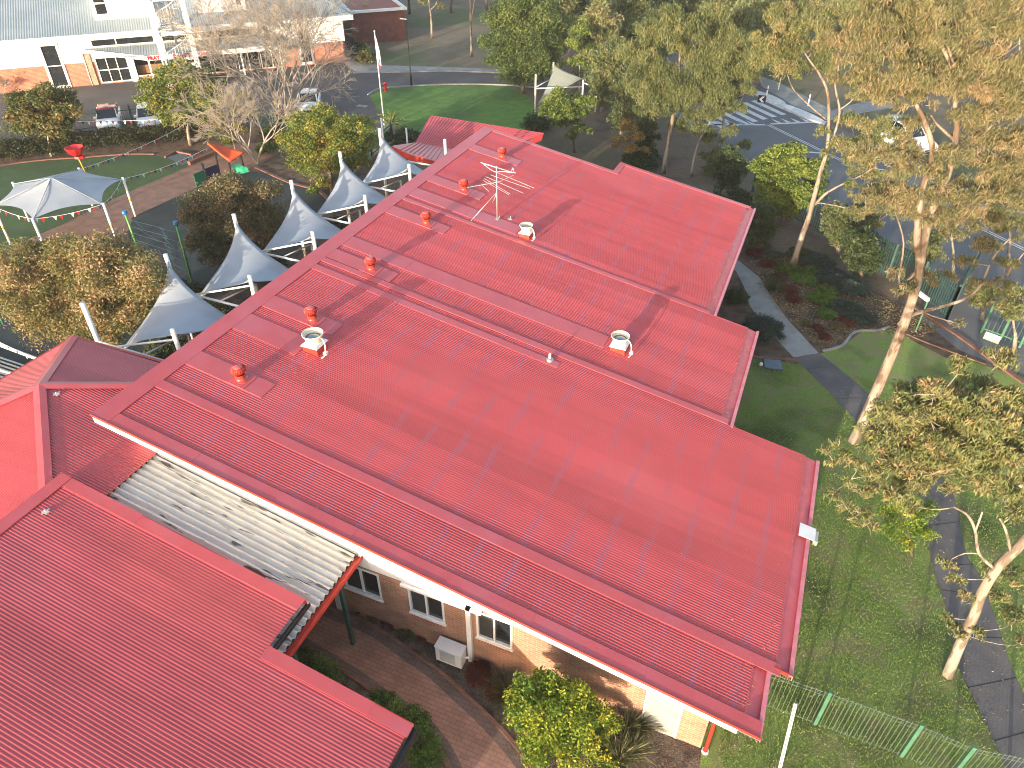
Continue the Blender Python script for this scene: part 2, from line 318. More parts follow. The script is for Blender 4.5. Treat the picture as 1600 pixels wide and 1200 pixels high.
def limb(mb,a,b,r0,r1,bend=.08,n=5,sides=7):
    a=Vector(a);b=Vector(b);d=(b-a);L=d.length;pts=[];rad=[]
    o=Vector((random.uniform(-1,1),random.uniform(-1,1),random.uniform(-.3,.6)))*L*bend
    for i in range(n+1):
        t=i/n; pts.append(a+d*t+o*math.sin(math.pi*t)+Vector((random.uniform(-1,1),random.uniform(-1,1),0))*L*.012); rad.append(r0+(r1-r0)*t)
    mb.tube(pts,rad,sides); return pts
def tree(name,label,cat,base,clumps,leaf,size=None,trunk=None,bk='gum',r0=.16,fork=.35,group=None,trunkname='trunk',limbs=True,**k):
    """base: picture point of the foot; clumps: (u,v,r_px[,depth offset]) ; trunk: picture paths with radii"""
    B=G(*base); t=thing(name,label,cat,B,group)
    CL=[]
    for c in clumps:
        off=c[3] if len(c)>3 else random.uniform(-1,1)*c[2]*dist(B)/CF*.9
        P=D(B,c[0],c[1],off); CL.append((P,c[2]*dist(P)/CF))
        if P.z-CL[-1][1]*.6<.05: CL[-1]=(Vector((P.x,P.y,CL[-1][1]*.6+.05)),CL[-1][1])
    size=size or max(.1,dist(B)*.0036)
    mb=MB(); top=sum((c[0]*c[1] for c in CL),Vector((0,0,0)))/sum(c[1] for c in CL)
    if trunk:
        nodes=[]
        for path in trunk:
            pts=[(D(B,u,v,off) if (u,v)!=tuple(base) else B.copy()) for (u,v,r,off) in [(q+(0,))[:4] for q in path]]; rs=[q[2] for q in path]
            P=curve(pts,4); R=[]
            for i in range(len(rs)-1): R+= [rs[i]+(rs[i+1]-rs[i])*j/4 for j in range(4)]
            R.append(rs[-1]); R=[q*.70 for q in R]; mb.tube(P,R,10); nodes+=list(zip(P,R))
    else:
        fk=B+(top-B)*fork; fk.x=B.x+(top.x-B.x)*.3; fk.y=B.y+(top.y-B.y)*.3
        limb(mb,B-Vector((0,0,.05)),fk,r0,r0*.72,.03); limb(mb,fk,B+(top-B)*.9,r0*.68,r0*.25,.05)
        nodes=[(fk,r0*.7)]+[(fk+(B+(top-B)*.9-fk)*q,r0*.5) for q in (.3,.6)]
    if limbs:
        cost=lambda q,P:(q[0]-P).length+(1.2 if q[0].z>P.z+.5 else 0)+(0 if q[0].z>.25*top.z else 3)
        todo=list(CL)
        while todo:
            P,r=min(todo,key=lambda c:min(cost(q,c[0]) for q in nodes)); todo.remove((P,r))
            nd=min(nodes,key=lambda q:cost(q,P)); ra_=min(nd[1]*.7,.010+.016*r+.007*(nd[0]-P).length)
            e=limb(mb,nd[0],P,ra_,ra_*.6,.16); nodes.append((P,max(ra_*.75,.012)))
            for _ in range(3):
                dv=Vector((random.gauss(0,1),random.gauss(0,1),random.gauss(0,.7))).normalized()
                limb(mb,e[-2],P+dv*r*.8,.011,.004,.14,3,4)
    mb.build(trunkname,M[bk],t,smooth=True)
    foliage('crown',CL,LM[leaf],t,size,**k)
    return t
def ell(u,v,ru,rv,n,rr,seed=None):                # scatter clumps inside an ellipse of the picture
    rn=random.Random(seed if seed is not None else int(u*7+v)); out=[];tries=0
    while len(out)<n and tries<2000:
        tries+=1; a=rn.uniform(0,6.283); q=math.sqrt(rn.random()); x=u+ru*q*math.cos(a); y=v+rv*q*math.sin(a)
        if all(math.hypot(x-o[0],y-o[1])>rr*.75*(1-tries/2600) for o in out): out.append((x,y,rr*rn.uniform(.8,1.2)))
    return out
def shrub(name,label,base,r,leaf,size=None,group=None,cat='shrub',flat=.8,hz=None,dens=1.,asp=.4,**k):
    """base: picture point of its centre on the ground; r in metres"""
    B=G(*base) if len(base)==2 else Vector(base); t=thing(name,label,cat,B,group)
    mb=MB()
    for i in range(5):
        a=i*1.26; limb(mb,B,B+Vector((math.cos(a)*r*.5,math.sin(a)*r*.5,r*.7*(hz or 1))),.012+.01*r,.006,.1,3,5)
    mb.build('stem',M['dbark'],t)
    hz=hz or 1
    CL=[(B+Vector((0,0,r*.6*hz)),r*.75)]+[(B+Vector((math.cos(a)*r*.55,math.sin(a)*r*.55,r*.42*hz)),r*.5) for a in np.linspace(0,5.2,6)+random.random()]
    foliage('foliage',CL,LM[leaf],t,size or max(.06,dist(B)*.0033),part='foliage',flat=flat*min(1,hz),dens=dens,asp=asp,**k)
    return t
def tuft(name,label,base,r,n=160,leaf='straw',group=None,cat='plant',w=.018):
    B=G(*base) if len(base)==2 else Vector(base)
    a=RNG.uniform(0,6.283,n); tilt=RNG.uniform(.1,1.1,n); L=r*RNG.uniform(.7,1.3,n)
    d=np.stack([np.cos(a)*np.sin(tilt),np.sin(a)*np.sin(tilt),np.cos(tilt)],1)
    c0=d*L[:,None]*.5; d2=d.copy(); d2[:,2]-=.5; d2/=np.linalg.norm(d2,axis=1,keepdims=True); c1=d*L[:,None]+d2*L[:,None]*.25
    CE=np.concatenate([c0,c1]); DI=np.concatenate([d,d2]); LL=np.concatenate([L*1.05,L*.6]); TI=np.tile(RNG.uniform(0.1,.95,n),2)
    me=leaf_mesh(name,CE,DI,LL,np.full(2*n,w),TI,LM[leaf]); o=link(name,me,None); o.location=B
    return tag(o,label,cat,group)
# ================================================ SETTING: ground, roads, paths, beds
def px(pts,z=0): return [G(u,v,z) for u,v in pts]
bm_sheet('ground',[(-500,-120),(500,-120),(500,700),(-500,700)],0,M['ground'])
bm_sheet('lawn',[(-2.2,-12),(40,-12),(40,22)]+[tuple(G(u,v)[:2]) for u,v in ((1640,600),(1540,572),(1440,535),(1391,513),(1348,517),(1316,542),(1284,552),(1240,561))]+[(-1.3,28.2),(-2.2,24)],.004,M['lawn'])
bm_sheet('car_park',px([(-300,190),(-60,140),(0,140),(111,136),(190,128),(450,104),(537,97),(560,108),(600,112),(790,114),(880,116),(880,134),(790,133),(700,132),(620,136),(590,140),(577,149),(585,168),(604,190),(590,205),(540,215),(430,222),(330,208),(240,205),(0,232),(-200,262)]),.006,M['asphalt'])
bm_sheet('footpath',px([(537,97),(545,94),(573,95),(583,101),(625,103),(700,105),(775,108),(880,109),(880,117),(790,115),(700,112),(620,113),(560,115),(548,107)]),.012,M['concrete'])
bm_sheet('brick_paving',px([(537,97),(573,95),(556,78),(537,60)]),.016,M['paver'])
bm_sheet('lawn_island',curve(px([(578,150),(592,141),(620,137),(700,133),(780,134),(815,142),(835,165),(835,195),(800,230),(700,265),(650,235),(615,190),(600,182)]),4,True),.010,M['lawnb'])
bm_sheet('verge',px([(583,101),(625,103),(700,105),(775,108),(860,109),(860,60),(760,15),(600,-5),(578,40),(572,80)]),.005,M['drylawn'])
# road with crossing
bm_sheet('road',px([(1020,70),(1100,92),(1195,140),(1275,184),(1340,214),(1420,250),(1600,335),(2000,520),(2000,760),(1700,560),(1560,460),(1430,395),(1290,330),(1180,262),(1080,200),(980,130)]),.006,M['road'])
bm_sheet('driveway',px([(1430,395),(1560,460),(1700,560),(1640,600),(1545,566),(1500,548),(1440,500),(1455,470),(1470,440)]),.010,M['road'])
bm_sheet('far_footpath',px([(1185,118),(1215,128),(1300,172),(1345,160),(1430,150),(1440,160),(1350,176),(1300,188),(1240,165),(1190,135)]),.008,M['concrete'])
bm_sheet('far_verge',px([(1195,128),(1300,182),(1430,248),(1600,330),(1900,470),(1900,300),(1500,120),(1250,70),(1150,60)]),.004,M['drylawn'])
# road markings: real paint on the road, laid out in metres along its axis
ra=G(1200,195);rb=G(1350,268);rd=(rb-ra).normalized();rn_=Vector((rd.y,-rd.x,0))
def rp(s,t): return ra+rd*s+rn_*t
mk=MB()
def flat(pts,z=.014): mk.add([(p[0],p[1],z) for p in pts],[tuple(range(len(pts)))])
for t in (-.14,.06): flat([rp(0,t),rp(60,t),rp(60,t+.09),rp(0,t+.09)])
for i in range(8):
    t=-3.9+i*1.02; s0=-5.6+(.2*i); flat([rp(s0,t),rp(s0+3.9,t),rp(s0+3.9,t+.5),rp(s0,t+.5)])
flat([rp(-.2,-.3),rp(.1,-.3),rp(1.2,-4.6),rp(.9,-4.6)]); flat([rp(-.2,.2),rp(.1,.2),rp(-1.6,4.4),rp(-1.9,4.4)])
for i in range(5):
    q=.14+i*.17; a=rp(-.2+1.1*q,-.3-4.3*q); flat([a,a+rn_*-.35,a-rd*1.0-rn_*.17])
    a=rp(-.2-1.7*q,.2+4.2*q); flat([a,a+rn_*.35,a-rd*1.+rn_*.17])
flat([rp(6.2,.2),rp(6.5,.2),rp(4.9,2.6),rp(4.6,2.6)])
flat([rp(-9.5,-.07),rp(-30,-.07),rp(-30,.07),rp(-9.5,.07)])
mk.build('road_markings',M['paint'],kind='structure')
isl=MB(); 
for c0,ln in ((G(1253,179),2.6),(G(1201,154),2.0)):
    isl.prism([c0+rd*(ln*math.cos(a))+rn_*(.55*math.sin(a)) for a in np.linspace(0,6.283,20)[:-1]][::-1],(0,0,.13))
isl.build('traffic_island',M['paint'],kind='structure')
# east garden
bm_sheet('garden_bed',px([(1120,395),(1165,385),(1250,400),(1320,425),(1400,470),(1478,505),(1520,560),(1480,560),(1430,535),(1390,512),(1345,516),(1315,541),(1285,550),(1245,570),(1190,560),(1120,560)]),.008,M['mulch'])
bm_sheet('footway_concrete',px([(1140,396),(1157,410),(1187,434),(1210,471),(1232,501),(1279,552),(1240,559),(1210,527),(1190,503),(1172,479),(1163,450),(1150,424),(1130,408)]),.013,M['concrete'])
L_=curve(px([(1240,560),(1282,600),(1330,650),(1390,715),(1440,780),(1453,862),(1461,900),(1478,950),(1497,1040),(1530,1110),(1575,1210),(1620,1300)]),4)
R_=curve(px([(1280,552),(1340,600),(1385,645),(1440,705),(1488,770),(1508,860),(1530,900),(1555,965),(1576,1030),(1602,1092),(1650,1190),(1700,1290)]),4)
bm_sheet('footway_asphalt',L_+R_[::-1],.015,M['pathdark'])
def joints(name,A_,B_,step,m,z):
    mb=MB()
    for i in range(2,min(len(A_),len(B_))-1,step):
        a,b=Vector(A_[i]),Vector(B_[i]); d=(b-a).normalized(); s_=Vector((d.y,-d.x,0))*.012
        mb.add([(a.x-s_.x,a.y-s_.y,z),(b.x-s_.x,b.y-s_.y,z),(b.x+s_.x,b.y+s_.y,z),(a.x+s_.x,a.y+s_.y,z)],[(0,1,2,3)])
    return mb.build(name,m,kind='structure')
def strip(name,pts,w,h,m,z=0.):
    mb=MB(); P=[Vector(p) for p in pts]; V=[];
    for i,p in enumerate(P):
        d=(P[min(i+1,len(P)-1)]-P[max(i-1,0)]); d.z=0; d.normalize(); s=Vector((d.y,-d.x,0))*w/2
        for q in ((p-s),(p+s)):
            V.append((q.x,q.y,z)); V.append((q.x,q.y,z+h))
    F=[]
    for i in range(len(P)-1):
        a=4*i;b=a+4; F+=[(a+1,a+3,b+3,b+1),(a,a+1,b+1,b),(a+3,a+2,b+2,b+3)]
    e=4*(len(P)-1); F+=[(0,2,3,1),(e+1,e+3,e+2,e)]
    mb.add(V,F); return mb.build(name,m,kind='structure')
joints('path_joints',L_,R_,4,M['black'],.019)
strip('concrete_edging',curve(px([(1285,549),(1315,541),(1332,522),(1348,517),(1372,517),(1390,511)]),5),.11,.06,M['concrete'])
strip('timber_edging',curve(px([(1390,511),(1440,533),(1490,552),(1540,570)]),4),.06,.05,M['timber'])
strip('brick_kerb',px([(1425,478),(1500,527),(1545,560),(1600,600)]),.22,.08,M['edging'])
strip('brick_edging',px([(1128,548),(1190,560),(1245,563)]),.12,.05,M['edging'])
strip('drive_kerb',curve(px([(575,149),(592,140),(620,136.5),(700,132.5),(790,133.5),(850,139)]),4),.18,.10,M['concrete'])
strip('path_kerb',curve(px([(552,114.5),(620,113.5),(700,112),(790,115),(870,118)]),4),.15,.12,M['concrete'])
# courtyard between the buildings
RE=curve([G(u,v) for u,v in [(500,945),(540,962),(575,975),(612,997),(650,1025),(687,1050),(725,1085),(755,1112),(780,1137),(805,1165),(840,1210),(880,1270)]],4)
LE=curve([G(u,v) for u,v in [(430,985),(480,1015),(525,1042),(560,1065),(590,1087),(625,1108),(652,1128),(685,1170),(705,1210),(730,1270)]],4)
bm_sheet('courtyard_bed',[(-16,5.5),(-16,9.9),(.9,9.9),(1.0,8.6),(.4,7.4),(-1.5,5.0),(-3,3)],.007,M['mulchd'])
bm_sheet('courtyard_path',LE+RE[::-1],.013,M['paver'])
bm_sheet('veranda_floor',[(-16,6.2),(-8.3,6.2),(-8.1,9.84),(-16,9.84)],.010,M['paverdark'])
strip('path_border',[p+(Vector((-.16,-.13,0))) for p in RE],.26,.004,M['paverdark'],.013)
strip('path_border',[p+(Vector((.15,.12,0))) for p in LE],.22,.004,M['paverdark'],.013)
strip('path_edging',RE,.1,.05,M['edging'],.006)
strip('path_edging',LE,.1,.05,M['edging'],.006)
# playground
bm_sheet('play_bed',[(-60,16),(-60,34),(-50.5,36.0),(-44,40.2),(-36,44.3),(-28,44),(-24,36),(-17,36),(-17,15)],.007,M['mulch'])
bm_sheet('synthetic_turf',curve(px([(-60,285),(0,262),(60,253),(130,248),(200,243),(240,243),(275,250),(292,262),(270,285),(210,312),(140,345),(60,372),(-40,400),(-120,360)]),4,True),.011,M['turf'])
bm_sheet('play_paving',px([(-60,430),(30,380),(100,350),(150,325),(210,296),(260,275),(300,258),(330,240),(345,228),(420,222),(450,232),(410,255),(380,268),(340,283),(311,292),(255,317),(206,340),(204,357),(180,378),(150,410),(60,440)]),.015,M['tile'])
bm_sheet('rubber_surface',px([(311,292),(360,272),(410,268),(480,290),(515,300),(510,330),(440,420),(330,470),(230,560),(120,600),(-40,560),(0,470),(120,420),(183,379),(205,357),(206,341)]),.019,M['rubber'])
strip('turf_edging',curve(px([(-60,283),(0,260),(60,251),(130,246),(200,241),(242,241)]),4),.2,.06,M['edging'])
strip('garden_edging',px([(258,247),(275,238),(300,243),(355,262),(335,270)][:3]),.14,.12,M['edging'])
strip('bed_wall',px([(296,258),(322,247),(345,238)]),.25,.25,M['edging'])
strip('bed_edging',curve(px([(400,262),(450,285),(500,300),(520,325)]),4),.2,.08,M['edging'])
# ================================================ MAIN BUILDING
RA=math.radians(10.53); TR=math.tan(RA)
RX0,RZ0=1.91,2.6
def rz(x): return RZ0+(RX0-x)*TR
RIDGE=-15.62
main=thing('school_building','long single storey brick building under a huge red corrugated skillion roof','building',(0,9.85,0))
SECT=[(9.12,10.96,1.90),(10.96,18.62,2.38),(18.62,24.45,-.32),(24.45,34.85,-1.95)]
rf=MB(); wl=MB(); clad=MB()
def corr(mb,x0,x1,y0,y1,zf,amp=.0078,pitch=.0762,per=8,th=.0,nx=1):
    n=int(round((y1-y0)/pitch*per)); V=[];F=[]
    for i in range(n+1):
        y=y0+(y1-y0)*i/n; a=amp*math.sin(2*math.pi*y/pitch)+(.0015 if (y%.762)<.075 else 0)
        for j in range(nx+1):
            x=x0+(x1-x0)*j/nx; V.append((x,y,zf(x,y)+a))
    for i in range(n):
        for j in range(nx): k=i*(nx+1)+j; F.append((k,k+1,k+nx+2,k+nx+1))
    return mb.add(V,F)
for y0,y1,xe in SECT:
    x0=RIDGE
    if y0==24.45:
        corr(rf,x0,-8.6,y0,33.55,lambda x,y:rz(x)); corr(rf,-8.6,xe-.42,y0,34.8,lambda x,y:rz(x))
    else: corr(rf,x0,xe-.42,y0,y1,lambda x,y:rz(x))
roof=rf.build('roof',M['roof'],main,smooth=True)
# underside / eaves lining
so=MB()
for y0,y1,xe in SECT:
    for xa,xb,ye in (((RIDGE,-8.6,33.55),(-8.6,xe,34.8)) if y0==24.45 else ((RIDGE,xe,y1),)):
        so.add([(xa,y0,rz(xa)-.12),(xb,y0,rz(xb)-.12),(xb,ye,rz(xb)-.12),(xa,ye,rz(xa)-.12)],[(3,2,1,0)])
so.build('eaves_lining',M['clad'],main)
def fl(mb,x0,x1,y0,y1,h=.02,t=.012,zf=rz):         # flashing sheet lying on the roof slope, lapped every 2.4 m
    V=[];x=x0;k=0;st=[]
    while x<x1-.01:
        e=min(x1,x+2.4+.3*math.sin(x*7)); o=.0 if k%2 else .005; st+=[(x,o),(e,o)]; x=e;k+=1
    for x,o in st:
        j=.004*math.sin(x*3.1+y0*5)
        for y,zz in ((y0+j,h+o),(y1-j,h+o),(y1-j,h-t),(y0+j,h-t)): V.append((x,y,zf(x)+zz))
    n=len(st); F=[(4*i+q,4*i+(q+1)%4,4*i+4+(q+1)%4,4*i+4+q)[::-1] for i in range(n-1) for q in range(4)]+[(0,1,2,3),(4*n-1,4*n-2,4*n-3,4*n-4)]
    mb.add(V,F)
def flp(x0,x1,y0,y1,h=.028,name='flashing',par=None):
    m=MB(); fl(m,x0,x1,y0,y1,h); return m.build(name,M['flash'],par or roof)
flp(RIDGE-.04,RIDGE+.5,9.10,33.62,.024,'ridge_capping')
flp(RIDGE+.46,1.86,9.10,9.50,.017,'barge_capping')
flp(RIDGE+.46,2.1,10.76,11.06,.021)
flp(RIDGE+.46,-.5,18.60,18.86,.026)
flp(RIDGE+.46,-6.0,18.02,18.32,.017)
flp(RIDGE+.46,-5.05,19.93,20.66,.017)
flp(RIDGE+.46,-2.2,24.34,24.56,.026)
flp(RIDGE+.46,-10.3,24.85,25.62,.017)
flp(RIDGE+.46,-12.9,13.92,14.80,.017)
flp(-15.2,-8.55,33.35,33.62,.021)
flp(-8.6,-2.2,34.6,34.85,.021); flp(-8.8,-8.5,33.4,34.85,.024)
TV=[(-13.47,12.21),(-13.45,15.63),(-13.47,19.2),(-13.45,23.28),(-13.5,26.78),(-13.52,30.95)]
for i,(x,y) in enumerate(TV): flp(RIDGE+.46,x+.88,y-.30,y+.36,.019)
# gutters with lip on each eave
for i,(y0,y1,xe) in enumerate(SECT):
    z=rz(xe); g=MB(); ya=y0 if i==0 else y0-.06
    g.prism([(xe-.44,ya,rz(xe-.44)-.02),(xe-.10,ya,z-.045),(xe-.10,y1,z-.045),(xe-.44,y1,rz(xe-.44)-.02)],(0,0,-.02))
    g.box((xe-.10,ya,z-.16),(xe-.085,y1,z-.0))
    go=g.build('gutter',M['gutter'],main)
    l=MB(); l.box((xe-.098,ya+.003,z-.002),(xe+.0,y1-.003,z+.02)); l.box((xe-.018,ya+.003,z-.15),(xe+.0,y1-.003,z-.004)); l.build('lip',M['lip'],go)
    # sheet ends that lap into the gutter
    e=MB()
    V=[];nn=int((y1-y0-.3)/.0381)
    for k in range(nn+1):
        yy=y0+.2+k*.0381; o_=.05 if k%2 else .0
        V+=[(xe-.43,yy,rz(xe-.43)+.006),(xe-.42+o_,yy,rz(xe-.42+o_)+.006-o_*.2)]
    e.add(V,[(2*k,2*k+1,2*k+3,2*k+2) for k in range(nn)])
    e.build('sheet_ends',M['gutter'],go)
# barge boards: red lip over white board
def barge(y,x0,x1,par,zf,hw=.2):
    b=MB(); b.prism([(x0,y-.02,zf(x0)+.035),(x1,y-.02,zf(x1)+.035),(x1,y-.02,zf(x1)-.045),(x0,y-.02,zf(x0)-.045)],(0,.02,0)); b.build('barge_cap',M['barge'],par)
    if hw:
        b=MB(); b.prism([(x0+.03,y-.004,zf(x0)-.05),(x1-.5,y-.004,zf(x1-.5)-.05),(x1-.5,y-.004,zf(x1-.5)-.05-hw),(x0+.03,y-.004,zf(x0)-.05-hw)],(0,.02,0)); b.build('barge_board',M['white'],par)
barge(9.12,RIDGE-.04,1.9,main,rz)
barge(10.93,1.93,2.38,main,rz,.0)
barge(18.66,-.3,-.28,main,rz,0)
# walls
WB=2.42
def wall(name,m,x0,x1,y0,y1,z1f,holes=()):
    """wall facing -y made of pieces round its openings"""
    mb=MB(); xs=sorted({x0,x1}|{h[0] for h in holes}|{h[1] for h in holes})
    for a,b in zip(xs[:-1],xs[1:]):
        hs=[h for h in holes if h[0]<=a+1e-6 and h[1]>=b-1e-6]
        segs=[(0,hs[0][2]),(hs[0][3],None)] if hs else [(0,None)]
        for za,zb in segs:
            ta=zb if zb is not None else z1f(a); tb_=zb if zb is not None else z1f(b)
            if ta-za<.01: continue
            mb.prism([(a,y0,za),(b,y0,za),(b,y0,tb_),(a,y0,ta)],(0,y1-y0,0))
    return mb
WIN=[(-9.15,-7.96,1.2,2.3),(-7.1,-6.05,1.2,2.3),(-5.13,-4.13,1.2,2.3)]
DOOR=(-.60,.20,0.03,2.0)
top=lambda x:min(WB,rz(x)-.13)
wall('wall',M['brick'],-15.3,.87,9.85,10.08,top,[(a,b,c,d) for a,b,c,d in WIN]+[DOOR]).build('wall',M['brick'],main)
MB().prism([(-15.3,9.83,WB+.0),(-15.3,9.83,rz(-15.3)-.13),(.7,9.83,rz(.7)-.13),(.7,9.83,WB)][::-1],(0,.25,0)).build('gable_cladding',M['clad'],main)
gc=MB()
for k in range(60):
    x=-15.2+k*.2
    if rz(x)-.13>WB+.05: gc.box((x,9.822,WB+.01),(x+.012,9.829,rz(x)-.14))
gc.build('cladding_battens',M['white'],main)
sw=MB(); sw.box((.62,10.08,0),(.87,10.9,2.7)); sw.box((.87,11.0,0),(1.65,11.2,2.6)); sw.box((1.4,11.2,0),(1.65,18.4,2.55)); sw.box((-1.3,18.4,0),(1.4,18.6,2.5)); sw.box((-1.3,18.6,0),(-1.1,24.3,3.1)); sw.box((-2.9,24.3,0),(-2.7,34.3,3.4)); sw.box((-15.3,10.08,0),(-15.1,33.3,5.6)); sw.box((-15.1,33.1,0),(-8.4,33.3,4.0)); sw.box((-8.2,33.3,0),(-2.7,34.3,3.2))
sw.build('side_wall',M['brick'],main)
for a,b,c,d in WIN:
    f=MB(); t=.06
    f.box((a,9.835,c),(b,9.93,c+t));f.box((a,9.835,d-t),(b,9.93,d));f.box((a,9.835,c+t),(a+t,9.93,d-t));f.box((b-t,9.835,c+t),(b,9.93,d-t)); xm=(a+b)/2; f.box((xm-.03,9.845,c+t),(xm+.02,9.92,d-t))
    wo=f.build('window',M['white'],main)
    MB().box((a+t,9.895,c+t),(xm-.03,9.905,d-t)).build('fly_screen',M['screen'],wo)
    MB().box((xm+.02,9.905,c+t),(b-t,9.915,d-t)).build('pane',M['glass'],wo)
    MB().box((a-.03,9.80,c-.05),(b+.03,9.87,c-.002)).build('sill',M['white'],wo)
    if a>-8: MB().box((xm+.06,9.93,c+.25),(b-t-.02,9.94,d-t)).build('blind',M['blind'],wo)
    s=MB().box((a,9.842,c-.27),(b,9.86,c-.052)); s.build('brick_sill',M['brickr'],wo)
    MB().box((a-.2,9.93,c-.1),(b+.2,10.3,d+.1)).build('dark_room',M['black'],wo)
MB().box((-7.25,9.74,2.31),(-4.95,9.845,2.40)).build('blind_pelmet',M['white'],main)
f=MB(); a,b,c,d=DOOR; f.box((a,9.84,c),(b,9.9,d)); dr=f.build('door',mat('door_grey',(.33,.34,.33),(.30,.31,.30),scale=2,rough=.5),main)
f=MB(); f.box((a-.05,9.83,c),(a-.003,9.93,d+.05));f.box((b+.003,9.83,c),(b+.05,9.93,d+.05));f.box((a-.003,9.83,d+.002),(b+.003,9.93,d+.05)); f.build('frame',M['white'],dr)
MB().box((b-.12,9.80,1.0),(b-.06,9.838,1.12)).build('handle',M['alu'],dr)
MB().box((-.42,9.8,2.06),(-.1,9.848,2.12)).build('wall_light',M['white'],main)
MB().box((-9.6,9.79,0),(-9.35,9.849,2.3)).build('door_frame',M['white'],main)
p=MB(); p.box((-5.38,9.74,0),(-5.25,9.845,2.4)); p.build('cable_duct',M['white'],main)
p=MB(); p.tube([(.99,9.80,.05),(.99,9.80,2.1),(1.02,9.84,2.4)],.05,12); p.build('downpipe',M['barge'],main)
p=MB(); p.lathe([(.055,0),(.085,0),(.085,.09),(.058,.09),(.055,0)],16,(.99,9.8,.01)); p.build('pipe_collar',M['white'],main)
# ================================================ LOW BUILDING (front left)
SL=math.tan(math.radians(11.6)); ZL=2.45; XL=-5.03
def lz(x): return ZL+(XL-x)*SL
low=thing('school_building','nearest red corrugated roof with a stepped eave, cut by the lower left of the photo','building',(-10,6,0))
r2=MB(); corr(r2,-15.9,-8.75,6.56,7.93,lambda x,y:lz(x),amp=.0078,pitch=.0762); corr(r2,-15.9,-5.13,-6,6.56,lambda x,y:lz(x),amp=.0078,pitch=.0762)
roof2=r2.build('roof',M['roofll'],low,smooth=True)
def fl2(x0,x1,y0,y1,h=.03,name='flashing'):
    m=MB(); fl(m,x0,x1,y0,y1,h,zf=lz); return m.build(name,M['flash'],roof2)
fl2(-15.94,-15.62,-6,7.96,.036,'ridge_capping'); fl2(-15.6,-8.72,7.64,7.96,.03,'barge_capping'); fl2(-8.74,-5.08,6.28,6.6,.03,'barge_capping')
g=MB(); z=lz(-8.7); g.box((-8.72,6.62,z-.11),(-8.60,7.94,z-.09)); g.box((-8.60,6.62,z-.11),(-8.58,7.94,z+.0)); g.build('gutter',M['black'],low)
g=MB(); z=lz(-5.08); g.box((-5.10,-6,z-.11),(-4.98,6.58,z-.09)); g.box((-4.98,-6,z-.11),(-4.96,6.58,z+.0)); g.build('gutter',M['black'],low)
b=MB(); b.prism([(-15.9,7.94,lz(-15.9)+.03),(-8.7,7.94,lz(-8.7)+.03),(-8.7,7.94,lz(-8.7)-.18),(-15.9,7.94,lz(-15.9)-.18)],(0,.02,0)); b.prism([(-8.7,6.585,lz(-8.7)+.03),(-5.1,6.585,lz(-5.1)+.03),(-5.1,6.585,lz(-5.1)-.18),(-8.7,6.585,lz(-8.7)-.18)],(0,.02,0)); b.build('barge_board',M['barge'],low)
w2=MB(); w2.prism([(-15.6,7.3,0),(-9.2,7.3,0),(-9.2,7.3,lz(-9.2)-.15),(-15.6,7.3,lz(-15.6)-.15)],(0,-.2,0)); w2.prism([(-9.4,5.9,0),(-5.7,5.9,0),(-5.7,5.9,lz(-5.7)-.15),(-9.4,5.9,lz(-9.4)-.15)],(0,-.2,0)); w2.box((-5.9,-6,0),(-5.7,5.7,2.4)); w2.box((-9.4,5.9,0),(-9.2,7.1,3.1)); w2.box((-15.6,-6,0),(-15.4,7.1,4.4)); w2.build('wall',M['brick'],low)
# joint and small pipes in the notch
pp=thing('gutter_pipe','white plastic pipe elbow below the notch of the near red roof','pipe',(-8.3,6.7,2.3))
m=MB(); m.tube([(-8.75,6.72,2.62),(-8.4,6.72,2.60),(-8.1,6.72,2.52),(-8.02,6.72,2.3)],.055,10); m.build('pipe',M['white'],pp); 
m=MB(); m.box((-8.55,6.64,2.55),(-8.35,6.80,2.72)); m.build('bracket',M['white'],pp)
# awning of pale corrugated sheets between the buildings
aw=thing('awning','pale cream corrugated awning streaked with dark dirt, between the two red roofs','awning',(-8.5,8.2,0))
AZ0=2.9; AS=math.tan(math.radians(11.6))
az_=lambda x,y=0:AZ0+(-8.5-x)*AS
m=MB(); corr(m,-14.78,-8.52,6.70,9.78,lambda x,y:az_(x),amp=.045,pitch=.19,per=10); m.build('sheet',M['poly'],aw,smooth=True)
m=MB(); m.box((-8.50,6.6,AZ0-.10),(-8.36,9.82,AZ0-.085)); m.box((-8.36,6.6,AZ0-.10),(-8.34,9.82,AZ0+.03)); m.box((-8.52,6.6,AZ0-.12),(-8.50,9.82,AZ0-.05)); m.build('gutter',M['barge'],aw)
m=MB(); m.prism([(-14.8,9.79,az_(-14.8)+.06),(-8.5,9.79,az_(-8.5)+.06),(-8.5,9.79,az_(-8.5)+.0),(-14.8,9.79,az_(-14.8)+.0)],(0,.03,0)); m.build('wall_flashing',M['steel'],aw)
for x in (-8.6,-11.6,-14.6): m=MB(); m.bar((x,6.7,az_(x)-.11),(x,9.8,az_(x)-.11),.06,.1); m.build('purlin',M['fdark'],aw)
for x,y in ((-8.55,9.0),(-8.55,7.0),(-11.6,9.0)):
    m=MB(); m.box((x-.05,y-.05,0),(x+.05,y+.05,az_(x)-.16)); m.build('post',M['fdark'],aw)
